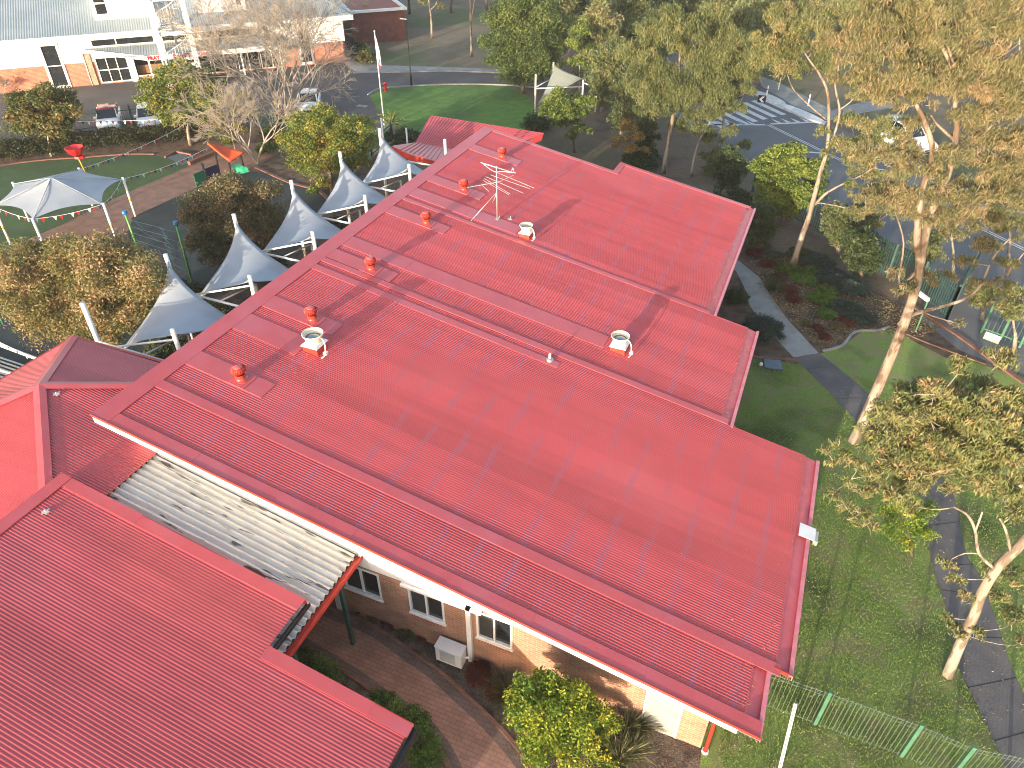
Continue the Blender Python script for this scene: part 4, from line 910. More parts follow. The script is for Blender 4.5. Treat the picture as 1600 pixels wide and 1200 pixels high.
# bunting
def bunting(pa,pb,sag,n,label,fs=.2):
    t=thing('bunting',label,'bunting',pa,'strings of pennants over the playground'); pts=[pa+(pb-pa)*(i/n)-Vector((0,0,sag*4*(i/n)*(1-i/n))) for i in range(n+1)]
    m=MB(); m.tube(pts,.014,4); m.build('cord',M['white'],t); d=(pb-pa).normalized()
    for i in range(n):
        c=(pts[i]+pts[i+1])/2; sw_=Vector((random.uniform(-.03,.03),random.uniform(-.03,.03),-fs*1.15))
        m=MB(); m.add([c-d*fs*.45,c+d*fs*.45,c+sw_],[(0,1,2)]); m.build('pennant',[M['white'],M['redp'],M['navy']][i%3],t)
bunting(hc[1],D(G(298,227),305,185),.25,26,'string of pennants from the shade canopy up to the tree in front of the hedge')
bunting(hc[2],G(326,230,1.9),.2,16,'string of pennants from the shade canopy to the orange play roof')
bunting(hc[3],hc[2],.15,9,'short string of pennants between two posts of the shade canopy, right side')
bunting(hc[4],hc[3],.12,12,'string of pennants along the near edge of the shade canopy')
bunting(hc[5]+Vector((0,0,-.1)),hc[4],.1,6,'string of pennants at the left corner of the shade canopy')
bunting(G(105,190,1.4),G(330,184,1.6),.05,24,'string of pennants along the car park fence',.22)
bunting(G(-10,530,1.6),G(62,563,1.6),.03,5,'string of pennants on the white rail at the left edge',.2)
# play things
b=G(133,268); t=thing('play_funnel','bright red funnel on a yellow pole beside the turf','play equipment',b)
tp2=D(b,119,240); m=MB(); m.tube([b,tp2],.05,8); m.build('pole',M['yellow'],t)
m=MB(); m.lathe([(.10,-.18),(.22,-.1),(.38,.05),(.50,.24),(.58,.42),(.55,.42),(.36,.12),(.12,-.08)],9,tp2); m.build('funnel',M['redp'],t)
m=MB(); m.lathe([(.30,-.06),(.34,-.2),(.22,-.26),(.1,-.2)],7,tp2+Vector((.28,-.05,.0))); m.build('lower_scoop',M['redp'],t)
# orange roofed play unit
b=G(348,280); t=thing('play_unit','play unit with a swooping orange roof, black posts and coloured panels','play equipment',b)
a_=D(b,324,224);c_=D(b,359,253,-.5);d_=D(b,381,238,.3);e_=D(b,350,230,.9)
mb=MB(); n=8
for i in range(n+1):
    for j in range(n+1):
        u=i/n;v=j/n; p=a_*(1-u)*(1-v)+c_*u*(1-v)+d_*u*v+e_*(1-u)*v; p=p-Vector((0,0,.35*16*u*v*(1-u)*(1-v)*.5)); mb.v.append(tuple(p))
mb.f=[(i*(n+1)+j,(i+1)*(n+1)+j,(i+1)*(n+1)+j+1,i*(n+1)+j+1) for i in range(n) for j in range(n)]
o=mb.build('roof',M['orange'],t,smooth=True); s=o.modifiers.new('t','SOLIDIFY'); s.thickness=.10; s.offset=0
for (u1,v1,u0,v0) in ((336,240,345,279),(376,243,383,268),(358,254,362,285)):
    p0=G(u0,v0); p1=D(p0,u1,v1); m=MB(); m.tube([p0,p1],.06,8); m.build('post',M['black'],t)
def panel(u0,v0,u1,v1,h,mt,nm,base=.25):
    p=G(u0,v0);q=G(u1,v1); m=MB(); m.bar(p+Vector((0,0,base+h/2)),q+Vector((0,0,base+h/2)),.05,h); m.build(nm,mt,t)
panel(327,288,344,281,.75,M['blue'] if False else M['navy'],'blue_panel'); panel(309,298,325,291,.8,M['pgreen'],'green_panel')
m=MB(); m.tube(curve([G(310,300,.1),G(308,299,.9),G(312,296,1.15),G(322,291,1.1),G(326,290,1.4)],5),.05,8); m.build('cream_frame',M['cream'],t)
for u,v in ((326,291),(324,289)):
    m=MB(); p=G(u,v); m.tube([p,p+Vector((0,0,1.4))],.05,8); m.build('post',M['black'],t)
p=G(371,282); m=MB(); m.prism([D(p,362,259),D(p,376,264),D(p,380,271),D(p,368,271)],(.25,.3,.05)); m.build('slide',M['mint'],t)
# rope climber
t=thing('rope_climber','green climbing poles with blue caps and a sagging rope net','play equipment',G(240,390))
caps=[]
for (u0,v0,u1,v1) in ((218,395,195,333),(300,440,275,350)):
    b=G(u0,v0); p=D(b,u1,v1); caps.append(p); m=MB(); m.tube([b,p],.055,8); po=m.build('pole',M['lime'],t); m=MB(); m.lathe([(0,.14),(.12,.12),(.14,.0),(.08,-.06)],12,p); m.build('cap',M['blue'],po)
m=MB(); a_,c_=caps
for k in range(5):
    f=.15+.19*k; p0=a_+(G(218,395)-a_)*f*.9; p1=c_+(G(300,440)-c_)*f*.9
    pts=[p0+(p1-p0)*(i/14)-Vector((0,0,.45*4*(i/14)*(1-i/14)))+Vector((.9*math.sin(i*.45)*math.sin(math.pi*i/14),.6*math.sin(math.pi*i/14),0)) for i in range(15)]
    pts=[Vector((q.x,q.y,max(.05,q.z))) for q in pts]; m.tube(pts,.009,4)
    if k: 
        for i in range(1,15,3): m.tube([prev[i],pts[min(14,i+k%3)]],.007,4)
    prev=pts
m.tube([a_,G(185,360,.1)],.012,4); m.tube([a_,G(196,372,.1)],.012,4)
m.build('rope_net',mat('rope_blue',(.03,.09,.13),rough=.7),t)
# small square pit cover & left rails
t=MB(); p=px([(258,245),(285,240),(310,250),(285,258)],.03); t.add(p,[(0,1,2,3)]); o=t.build('pit_cover',mat('slate_grey',(.10,.14,.17),rough=.6)); tag(o,'square slate grey cover set beside the synthetic turf','cover')
t=MB(); p=px([(1193,562),(1219,564),(1223,579),(1195,575)],.03); t.prism(p[::-1],(0,0,.05)); o=t.build('pit_cover',mat('pit_blue',(.10,.15,.20),(.08,.12,.165),scale=3,rough=.5)); tag(o,'blue grey pit lid in the lawn by the curved path','cover')
t=MB(); q=G(1189,570); t.lathe([(.0,.10),(.06,.09),(.08,.03),(.08,0)],10,q); o=t.build('garden_tap',M['white']); tag(o,'tiny white cap beside the blue grey pit lid','cap')
t=thing('timber_deck','slatted deck edge with a white rail at the left edge of the photo','deck',G(0,580))
m=MB(); a=G(-40,545,.3);b=G(58,572,.3);c=G(0,630,.3)
m.tube([G(-30,528,.75),G(62,562,.75)],.07,8);m.tube([G(-30,570,.6),G(40,590,.6)],.05,8); m.build('rail',M['white'],t)
m=MB()
for i in range(12): m.bar(G(-40,545+i*6,.15),G(40-i*2.5,572+i*5,.15),.07,.03)
m.build('slats',M['steel'],t)
t=thing('play_flower','purple star shaped play piece on a green stem at the left edge','play equipment',G(4,505))
p=G(4,505); m=MB(); m.tube([p,p+Vector((0,0,.7))],.03,6); m.build('stem',M['mint'],t)
m=MB()
for i in range(6): a=i*1.047; q=p+Vector((0,0,.75)); m.prism([q,q+Vector((.16*math.cos(a-.3),.16*math.sin(a-.3),.03)),q+Vector((.42*math.cos(a),.42*math.sin(a),.1)),q+Vector((.16*math.cos(a+.3),.16*math.sin(a+.3),.03))],(0,0,.03))
m.build('petals',mat('violet_plastic',(.22,.20,.60),rough=.5),t)
# ================================================ POLES
b=G(601,200); t=thing('flagpole','white flagpole with a white flag hanging limp','flagpole',b)
m=MB(); m.tube([b,b+Vector((0,0,6.6))],[.06,.035],10); m.lathe([(0,.08),(.05,.05),(.06,0),(.03,-.02)],10,b+Vector((0,0,6.6))); m.build('pole',M['white'],t)
m=MB(); V=[];N=14
for i in range(N+1):
    z=6.35-i*.125; w_=.15*math.sin(min(1,i/5)*1.5)+.04
    for j in range(7): a=j/6; V.append((b.x+.05+w_*a,b.y+.07*math.sin(j*1.8+i*.3)*a,b.z+z-.25*a))
m.add(V,[(7*i+j,7*i+j+1,7*i+j+8,7*i+j+7) for i in range(N) for j in range(6)]); fo=m.build('flag',M['white'],t,smooth=True)
m=MB(); m.add([(b.x+.06,b.y-.012,4.62),(b.x+.2,b.y-.03,4.4),(b.x+.19,b.y-.03,4.15),(b.x+.05,b.y-.012,4.3)],[(0,1,2,3)]); m.build('red_corner',M['redp'],fo)
m=MB(); m.add([(b.x+.14,b.y-.04,5.4),(b.x+.2,b.y-.05,5.3),(b.x+.2,b.y-.05,4.5),(b.x+.15,b.y-.04,4.6)],[(0,1,2,3)]); m.build('blue_edge',M['navy'],fo)
b=G(643,135); t=thing('street_lamp','tall black street lamp on the kerb of the lawn','street lamp',b)
m=MB(); m.tube([b,b+Vector((0,0,1.2)),b+Vector((0,0,1.25)),b+Vector((0,0,5.25))],[.085,.085,.055,.045],10); m.build('pole',M['black'],t)
m=MB(); m.bar(b+Vector((.02,0,5.27)),b+Vector((-.5,-.15,5.33)),.09,.05); lh=m.build('lamp_head',M['alu'],t); m=MB(); m.bar(b+Vector((-.2,-.06,5.265)),b+Vector((-.46,-.14,5.29)),.07,.02); m.build('lens',M['lamp'],lh)
b=G(603,143); t=thing('fire_hydrant','red fire hydrant standpipe at the edge of the lawn','hydrant',b)
m=MB(); m.lathe([(.11,0),(.10,.6),(.13,.62),(.13,.7),(.06,.74),(0,.76)],12,b); m.build('standpipe',M['redp'],t,smooth=True); m=MB(); m.tube([b+Vector((-.24,0,.6)),b+Vector((.2,0,.6))],.06,8); m.build('outlets',M['redp'],t)
b=G(566,166); o=MB().box((b.x-.45,b.y-.25,.012),(b.x+.45,b.y+.25,.03)).build('drain_cover',M['concrete']); tag(o,'small pale drain cover in the car park asphalt','cover')
# leaning galvanised post (bottom right)
pt=G(1243,1099,2.4); pb=G(1203,1262,0); t=thing('steel_post','galvanised slotted steel post in front of the green fence','post',pb)
m=MB(); m.bar(pb,pt,.075,.05); m.build('post',M['steel'],t); m=MB()
d=(pt-pb)
for i in range(22): c=pb+d*((i+.5)/22); s=d.cross(Vector((1,0,0))).normalized(); m.bar(c+Vector((-.006,-.03,.012)),c+Vector((.006,-.03,.03)),.012,.05)
m.build('slots',M['steel'],t)
# ================================================ FENCES
def wirefence(pts,label,h=1.5):
    t=thing('garden_fence',label,'fence',pts[0])
    for p in pts[0 if False else 0:]:
        m=MB(); m.box((p.x-.04,p.y-.04,0),(p.x+.04,p.y+.04,h+.02)); m.build('post',M['fgreen'],t)
    for a,b in zip(pts[:-1],pts[1:]):
        L=(b-a).length;m=MB()
        for z in (.08,h-.20,h-.07): m.bar(a+Vector((0,0,z)),b+Vector((0,0,z)),.016,.016)
        n=int(L/.1)
        for i in range(1,n): p=a+(b-a)*(i/n); m.bar(p+Vector((0,-.012,.03)),p+Vector((0,-.012,h)),.009)
        m.build('palings',M['wire'],t)
yF=11.57
c1=Vector((6.49,11.45,0)); c2_=G(1575,1235,0)
wirefence([Vector((1.42,yF,0)),Vector((3.41,yF,0)),Vector((5.41,11.55,0)),c1,c2_],'pale green wire fence with solid green posts on the right lawn')
def palisade(pts,label,h=1.8,mt='fdark',sp=.14,name='palisade_fence'):
    t=thing(name,label,'fence',pts[0]); 
    for p in pts: m=MB(); m.box((p.x-.05,p.y-.05,0),(p.x+.05,p.y+.05,h+.05)); m.build('post',M[mt],t)
    for a,b in zip(pts[:-1],pts[1:]):
        L=(b-a).length; m=MB(); 
        for z in (.25,h-.3): m.bar(a+Vector((0,0,z)),b+Vector((0,0,z)),.04,.05)
        n=int(L/sp); d=(b-a).normalized()
        for i in range(1,n):
            p=a+(b-a)*(i/n); q=p+Vector((d.y,-d.x,0))*.03; m.bar(q+Vector((0,0,.08)),q+Vector((0,0,h)),.05,.015,up=d)
        m.build('palings',M[mt],t)
    return t
palisade(px([(-80,233),(-20,226),(40,218),(100,210),(160,203),(210,197),(245,192),(285,188),(330,186),(380,190),(430,205),(480,235)]),'dark palisade fence between the car park and the hedge',1.5)
palisade(px([(1175,300),(1215,330),(1255,353),(1300,378),(1345,408),(1385,434),(1430,462),(1478,500)]),'dark green palisade fence below the gum trees along the road')
palisade(px([(1478,500),(1500,455),(1520,420)]),'dark green open gate leaf at the end of the palisade fence',1.7,'fdark',.13,'gate')
g=palisade(px([(1532,520),(1562,531),(1592,543),(1640,562)]),'bright green palisade gate with a white notice at the right edge',1.6,'fgreen',.16,'gate')
a,b=G(1538,522,1.28),G(1562,531,1.28); m=MB(); m.bar(a+Vector((0,-.06,0)),b+Vector((0,-.06,0)),.02,.34); m.build('notice',M['white'],g)
palisade(px([(520,300),(550,272),(580,247),(612,222)]),'green palisade fence behind the farthest shade sails',1.5)
t=thing('notice_board','white notice board on two green posts in front of the big gum trunk','sign',G(1421,512))
p1=G(1413,505);p2=G(1430,519)
for p,hh in ((p1,1.75),(p2,1.75)): m=MB(); m.bar(p,p+Vector((0,0,hh)),.06); m.build('post',M['fgreen'],t)
m=MB(); m.bar(p1+Vector((0,-.04,1.68)),p2+Vector((0,-.04,1.68)),.14,.16); m.build('board',M['white'],t)
# air conditioner
t=thing('air_conditioner','white outdoor air conditioner unit standing in mulch by the brick wall','air conditioner',(-5.8,9.6,0))
m=MB(); m.box((-6.18,9.42,.10),(-5.42,9.74,.70)); m.build('casing',M['white'],t)
m=MB(); m.box((-6.05,9.412,.18),(-5.6,9.418,.62)); m.build('grille',mat('grille_grey',(.50,.54,.58),scale=4,rough=.5),t)
m=MB(); m.box((-6.2,9.40,.702),(-5.40,9.76,.715)); m.build('lid',M['white'],t)
for x in (-6.1,-5.5): m=MB(); m.box((x-.03,9.4,0),(x+.03,9.76,.098)); m.build('foot',M['black'],t)
m=MB(); m.tube(curve([(-5.42,9.66,.3),(-5.32,9.7,.35),(-5.30,9.74,.6)],4),.03,6); m.build('pipe',M['white'],t)
# ================================================ VEHICLES
def loft(mb,secs):
    n=len(secs[0]);k=len(mb.v)
    for s in secs: mb.v+= [tuple(p) for p in s]
    for i in range(len(secs)-1):
        for j in range(n-1): a=k+i*n+j; mb.f.append((a,a+1,a+n+1,a+n))
    mb.f.append(tuple(k+j for j in range(n))[::-1]); mb.f.append(tuple(k+(len(secs)-1)*n+j for j in range(n)))
    return mb
def car(label,loc,rot,roofm='car',L=4.0,W_=1.62,H=1.4,group=None,box=False):
    t=thing('parked_car',label,'car',(0,0,0),group); w2_=W_/2
    # body: sections along x (front = +x)
    st=[(-L/2,.45,.80,.80),(-L/2+.15,.30,.95,.93),(-L/2+.9,.22,1.0,1),(-.2,.2,.97,1),(L/2-1.3,.22,.96,1),(L/2-.5,.24,.84,.97),(L/2-.1,.30,.70,.88),(L/2,.42,.58,.80)]
    S=[[(x,-w2_*k*.96,a),(x,-w2_*k,(a+b)/2),(x,-w2_*k*.97,b-.05),(x,-w2_*k*.82,b),(x,0,b+.03),(x,w2_*k*.82,b),(x,w2_*k*.97,b-.05),(x,w2_*k,(a+b)/2),(x,w2_*k*.96,a)] for x,a,b,k in st]
    m=MB(); loft(m,S); m.build('body',M['car'],t,local=True,smooth=True)
    rb=-L/2+(.25 if box else .45); 
    m=MB(); S=[[(x,-w2_*k,z0),(x,-w2_*k*.96,z0+(z1-z0)*.5),(x,-w2_*k*.85,z1),(x,0,z1+.02),(x,w2_*k*.85,z1),(x,w2_*k*.96,z0+(z1-z0)*.5),(x,w2_*k,z0)] for x,z0,z1,k in ((rb,.94,.97,.84),(rb+.45,.96,H-.08,.86),(rb+1.1,.96,H-.03,.88),(.25,.95,H-.04,.88),(1.05,.93,.97,.86))]
    loft(m,S); m.build('windows',M['glass'],t,local=True)
    m=MB(); S=[[(x,-w2_*k,z-.05),(x,-w2_*k*.93,z),(x,0,z+.03),(x,w2_*k*.93,z),(x,w2_*k,z-.05)] for x,z,k in ((rb+.40,H-.06,.76),(rb+1.1,H,.79),(-.0,H,.79),(.30,H-.05,.77))]
    loft(m,S); m.build('roof',M[roofm],t,local=True,smooth=True)
    m=MB()
    for y in (-1,1): m.bar((.28,y*w2_*.76,H-.06),(1.02,y*w2_*.83,.96),.06,.05); m.bar((rb+.42,y*w2_*.76,H-.08),(rb+.02,y*w2_*.82,.97),.08,.06); m.bar((-.45,y*w2_*.78,H-.05),(-.5,y*w2_*.87,.97),.05,.05)
    m.build('pillars',M['car'],t,local=True)
    for x in (-L/2+.85,L/2-.85):
        for y in (-1,1):
            m=MB(); m.tube([(x,y*(w2_-.22),.32),(x,y*(w2_-.0),.32)],.32,16); wo=m.build('wheel',M['tyre'],t,local=True,smooth=False)
            m=MB(); m.tube([(x,y*(w2_-.01),.32),(x,y*(w2_+.012),.32)],.19,12); m.build('rim',M['alu'],wo,local=True,smooth=False)
    for y in (-1,1):
        m=MB(); m.box((.85,y*w2_*.98-.09,.95),(1.05,y*w2_*.98+.09,1.07)); m.build('mirror',M['car'],t,local=True)
        m=MB(); m.box((L/2-.22,y*w2_*.62-.2,.60),(L/2-.02,y*w2_*.62+.14,.70)); m.build('headlight',M['lamp'],t,local=True)
        m=MB(); m.box((-L/2-.01,y*w2_*.66-.12,.68),(-L/2+.06,y*w2_*.66+.12,.84)); m.build('tail_light',M['tail'],t,local=True)
    m=MB(); m.box((L/2-.03,-.5,.45),(L/2+.012,.5,.56)); m.build('grille',M['black'],t,local=True)
    t.location=loc; t.rotation_euler=(0,0,rot); return t
carf=wn_; crot=math.atan2(carf.y,carf.x)
cpt=G(181,202); ddir=(Vector((0,0,0))-cpt); 
car('white car with a dark red roof parked nose to the palisade fence',cpt+Vector((-.75,.35,0)),math.atan2(-.72,.69),'carred')
car('white car parked beside the red roofed one, half hidden by a tree',G(243,199)+Vector((-.7,.3,0)),math.atan2(-.72,.69))
car('white car parked behind the bare branching tree',G(490,176)+Vector((-.6,.5,0)),math.atan2(-.85,.5))
car('white car on the road glimpsed through the golden gum leaves',G(1408,232)+Vector((0,.5,0)),math.atan2(rd.y,rd.x),'car',4.8,1.85,1.7,box=True)
# bollards and small signs by the crossing
for i,(u,v) in enumerate(((1216,140),(1262,166),(1197,152))):
    b=G(u,v); t=thing('bollard',['white bollard on the far footpath left of the crossing','white bollard at the far kerb beside the painted island','slim white post on the small painted island'][i],'bollard',b,'white bollards by the crossing'); m=MB(); m.lathe([(.06,0),(.06,.85),(.04,.92),(0,.94)],10,b); m.build('post',M['white'],t,smooth=True); m=MB(); m.lathe([(.062,.6),(.062,.7)],10,b); m.build('band',M['redp'],t)
b=G(1187,172); t=thing('traffic_sign','black and white chevron sign in the middle of the crossing','sign',b); m=MB(); m.tube([b,b+Vector((0,0,.6))],.03,6); m.build('post',M['steel'],t)
m=MB(); m.bar(b+Vector((-.3,-.05,.85)),b+Vector((.3,.05,.85)),.03,.55); pl=m.build('plate',M['black'],t); m=MB(); q=b+Vector((0,-.04,.85)); m.prism([q+Vector((.2,.0,.22)),q+Vector((.02,-.02,.22)),q+Vector((-.2,-.05,0)),q+Vector((.02,-.02,-.22)),q+Vector((.2,.0,-.22)),q+Vector((0,-.02,0))],(.004,-.03,0)); m.build('chevron',M['white'],pl)
# ================================================ TREES (right)
tree('gum_tree','tall gum with mottled pale brown trunk rising from the lawn edge of the dark path','tree',(1335,690),
 ell(1500,60,140,80,26,40,1)+ell(1390,70,85,75,14,34,2)+ell(1480,290,115,65,18,31,3)+ell(1385,270,50,65,8,27,4)+ell(1560,200,60,100,12,36,5)+ell(1440,150,60,50,6,24,6)+[(1398,425,17,0),(1420,447,17,-.3),(1450,432,20,.2),(1478,430,16,.5),(1408,455,14,-.3),(1540,385,24),(1570,410,22),(1512,410,18),(1590,355,28),(1365,150,22),(1345,190,18),(1350,250,20),(1560,440,16),(1495,505,11),(1340,60,30),(1520,440,12)],
 'gumgold',size=.13,trunk=[[(1335,690,.36),(1338,682,.30),(1385,575,.24),(1418,490,.215),(1437,420,.19),(1433,370,.155),(1440,300,.13),(1457,240,.11),(1445,190,.09),(1430,160,.07),(1412,110,.05)],
  [(1437,420,.19),(1449,352,.17),(1468,300,.13),(1482,272,.12),(1490,235,.115),(1495,200,.105),(1492,160,.09),(1494,125,.075),(1480,90,.06),(1465,55,.045),(1462,20,.03)],
  [(1404,508,.12),(1425,492,.10),(1460,482,.085),(1505,468,.075),(1533,445,.06),(1550,405,.04),(1580,370,.025)],
  [(1533,445,.05),(1570,430,.035),(1600,395,.02)],[(1495,125,.06),(1485,85,.045),(1470,40,.03)],[(1492,220,.06),(1465,195,.045),(1455,180,.03)],[(1492,240,.05),(1530,215,.04),(1550,195,.025)],[(1437,420,.07),(1405,445,.05),(1412,380,.035),(1398,330,.03)],[(1401,142,.05),(1375,105,.06),(1350,80,.045)]],
 droop=.75,asp=.2,dens=.42,limbs=True,sub=12,spread=.31,tb=.05)
tree('gum_tree','slender gum with a smooth pale forked trunk between the green wattle and the road','tree',(1238,416),
 ell(1275,55,85,60,17,29,11)+ell(1355,215,45,60,10,23,12)+[(1225,75,20),(1215,30,24),(1290,205,16),(1335,150,18),(1370,310,22),(1340,330,20),(1395,330,20),(1365,350,16),(1330,290,15),(1400,270,20),(1312,185,12),(1290,240,12),(1420,190,18)],
 'gum',size=.16,trunk=[[(1238,416,.30),(1241,408,.24),(1252,372,.2),(1262,345,.18),(1274,300,.15),(1283,265,.13),(1292,235,.11),(1295,190,.10),(1293,145,.085),(1280,115,.07),(1262,90,.05),(1245,60,.03)],
  [(1290,240,.10),(1302,215,.085),(1312,175,.07),(1305,135,.055),(1310,105,.04),(1306,70,.025)],[(1291,187,.05),(1265,165,.045),(1240,140,.035),(1230,115,.02)],[(1311,172,.05),(1330,158,.035),(1342,140,.02)],
  [(1273,320,.10),(1290,303,.085),(1312,290,.07),(1340,277,.05),(1365,262,.03)]],droop=.7,asp=.22,dens=.55,sub=13,spread=.33,tb=.05)
tree('gum_tree','gum with a smooth cream trunk and drooping foliage reaching over the lawn toward the roof','tree',(1480,1055),
 ell(1465,680,100,72,30,30,21)+ell(1560,700,50,85,12,32,26)+ell(1400,740,45,30,8,20,28)+[(1288,703,11,-.3),(1305,693,11,-.2),(1318,712,15,-.2),(1300,722,11,-.3),(1335,722,13,0),(1300,772,14,0),(1318,790,16,.1),(1335,812,15,.1),(1352,800,15,0),(1362,822,12,.2),(1345,768,15,0),(1328,755,12,0),(1365,765,16,0),(1370,700,17,0),(1530,600,26),(1570,560,26),(1590,620,28),(1500,570,20),(1460,610,20),(1560,760,30),(1590,800,22),(1420,790,18),(1410,620,18),(1375,630,12),(1545,640,25),(1590,700,26)]+[(1480,880,13),(1495,905,13),(1510,930,14),(1525,985,12),(1490,980,13),(1480,965,11),(1560,930,18),(1585,965,22),(1600,1000,14),(1550,890,15),(1585,900,20),(1500,990,12)],
 'gum',size=.125,trunk=[[(1480,1055,.21),(1483,1048,.19),(1503,1000,.18),(1522,960,.17),(1535,925,.165),(1560,885,.16),(1600,845,.15),(1640,790,.13),(1650,700,.1),(1600,640,.07)],[(1556,890,.06),(1530,865,.05),(1524,830,.045),(1512,805,.04),(1490,792,.03)],[(1580,866,.05),(1572,830,.04),(1562,810,.03)],[(1524,830,.035),(1535,800,.025)],[(1640,790,.07),(1560,740,.05),(1470,735,.04),(1400,770,.03),(1370,745,.02),(1330,748,.012)]],
 bk='pale',droop=.75,asp=.21,dens=.58,sub=13,spread=.36,tb=.05)
tree('young_tree','small bright green tree half under the drooping gum branches on the lawn','tree',(1425,870),
 [(1420,800,28),(1400,825,22),(1440,830,22),(1385,800,18),(1450,795,18),(1415,850,16),(1400,780,18)],'lime',size=.1,r0=.05,bk='dbark',asp=.3,dens=.45,tb=-.2)
tree('gum_tree','big shaggy drooping gum beyond the middle of the red roof','tree',(1037,270),
 ell(1075,105,90,88,32,27,31)+[(1110,215,20),(1125,240,18),(1060,195,18),(1010,170,20),(1000,110,22),(985,75,18),(1150,170,18),(1165,140,16),(1120,275,12),(1095,200,20),(1140,205,16),(1085,40,26),(1050,20,24),(1120,20,24),(1150,60,20),(1012,45,20)],
 'gumg',size=.18,trunk=[[(1037,270,.24),(1041,240,.2),(1050,190,.17),(1056,140,.14),(1062,90,.1),(1060,30,.06)],[(1052,180,.1),(1085,130,.07),(1110,90,.05)]],droop=.8,asp=.24,dens=.75,tb=.08,spread=.36)
tree('gum_tree','leaning thin gum trunk in the shade just right of the shaggy gum','tree',(1080,275),
 [(1112,262,15),(1100,245,13),(1125,285,12),(1145,255,12),(1165,225,13),(1100,290,10)],'gumg',size=.2,trunk=[[(1080,275,.13),(1085,245,.1),(1095,215,.08),(1110,190,.05)]],droop=.7,asp=.24,dens=.7,bk='pale')
tree('wattle_tree','broad dark and bright green domed tree at the corner of the far roof','tree',(1222,352),
 [(1215,255,20),(1240,248,18),(1260,270,18),(1200,275,18),(1225,285,20),(1250,300,18),(1215,310,18),(1190,262,14),(1240,325,14),(1270,295,14),(1195,300,14),(1235,268,18),(1210,335,12)]+ell(1232,282,52,52,30,17,77),'wat',size=.14,bk='dbark',r0=.12,asp=.5,dens=1.,flat=.6,tb=.12)
tree('she_oak','large dense she-oak behind the lawn, left of the small shade structure','tree',(817,146),
 ell(822,60,52,66,28,25,41)+[(790,95,20),(845,95,22),(815,110,18),(870,75,16),(775,65,16),(835,20,22),(800,10,20),(860,20,20)],'cas',size=.24,droop=.3,asp=.3,dens=.95,bk='dbark',r0=.22)
tree('bright_tree','slim bright green tree behind the small shade structure','tree',(905,150),
 [(905,50,17),(895,70,15),(915,75,15),(905,95,15),(890,100,11),(917,105,10),(910,35,10),(903,115,10)],'wat',size=.2,r0=.12,asp=.4,dens=.8,tb=.12)
tree('paperbark_tree','dense little olive green tree in front of the small shade structure','tree',(898,238),
 ell(882,172,36,30,12,14,88)+[(880,155,15),(865,170,12),(900,165,12),(890,180,14),(870,185,10),(915,175,9),(905,200,13),(893,212,11),(920,205,9)],'wat',size=.17,r0=.10,bk='dbark',asp=.4,dens=.9,flat=.6,tb=.05)
tree('bottlebrush_tree','orange tipped shrubby tree beside the far corner of the red roof','tree',(985,262),
 [(985,200,14),(972,218,12),(997,215,13),(985,232,13),(962,225,8),(1005,235,10),(976,190,8)],'orange',size=.15,r0=.06,bk='dbark',asp=.4,dens=.9)
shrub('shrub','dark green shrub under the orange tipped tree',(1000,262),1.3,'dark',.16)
shrub('shrub','bright green shrub right of the orange tipped tree',(1008,245),.8,'wat',.15)
# background belt of trees, each its own
bg=[(945,60,22,55,125,'gum','tall grey green gum behind the bright slim tree'),(985,30,26,50,110,'gumg','grey green gum at the top edge above the small shade structure'),(900,8,30,25,60,'gumg','grey gum crown at the top edge behind the slim bright tree'),
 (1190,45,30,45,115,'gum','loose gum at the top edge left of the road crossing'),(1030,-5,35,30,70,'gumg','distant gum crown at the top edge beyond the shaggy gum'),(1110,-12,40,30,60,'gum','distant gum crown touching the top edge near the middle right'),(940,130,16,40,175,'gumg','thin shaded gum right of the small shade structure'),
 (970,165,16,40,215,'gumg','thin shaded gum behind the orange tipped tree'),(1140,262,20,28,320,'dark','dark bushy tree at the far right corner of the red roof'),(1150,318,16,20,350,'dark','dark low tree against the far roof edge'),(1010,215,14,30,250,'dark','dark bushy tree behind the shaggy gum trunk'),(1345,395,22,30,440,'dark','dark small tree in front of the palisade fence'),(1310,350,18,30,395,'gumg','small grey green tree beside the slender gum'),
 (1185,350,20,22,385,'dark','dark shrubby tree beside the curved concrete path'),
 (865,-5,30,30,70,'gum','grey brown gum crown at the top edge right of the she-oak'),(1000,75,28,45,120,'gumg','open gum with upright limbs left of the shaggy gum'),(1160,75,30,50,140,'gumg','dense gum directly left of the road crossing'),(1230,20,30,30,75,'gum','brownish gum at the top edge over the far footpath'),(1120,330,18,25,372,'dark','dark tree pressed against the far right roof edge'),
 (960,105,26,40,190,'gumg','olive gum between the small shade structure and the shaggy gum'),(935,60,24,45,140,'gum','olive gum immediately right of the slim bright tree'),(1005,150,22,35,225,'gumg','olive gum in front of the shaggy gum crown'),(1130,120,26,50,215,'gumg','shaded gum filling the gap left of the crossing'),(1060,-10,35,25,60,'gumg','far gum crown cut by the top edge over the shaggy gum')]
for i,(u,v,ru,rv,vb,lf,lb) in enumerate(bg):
    tree('background_tree',lb,'tree',(u,vb),ell(u,v,ru,rv,16,max(11,ru*.72),60+i),lf,size=max(.16,dist(G(u,vb))*.0045),r0=.13,bk='dbark' if lf=='dark' else 'pale',asp=.3,dens=.7,droop=.4,group='belt of trees between the school and the road')
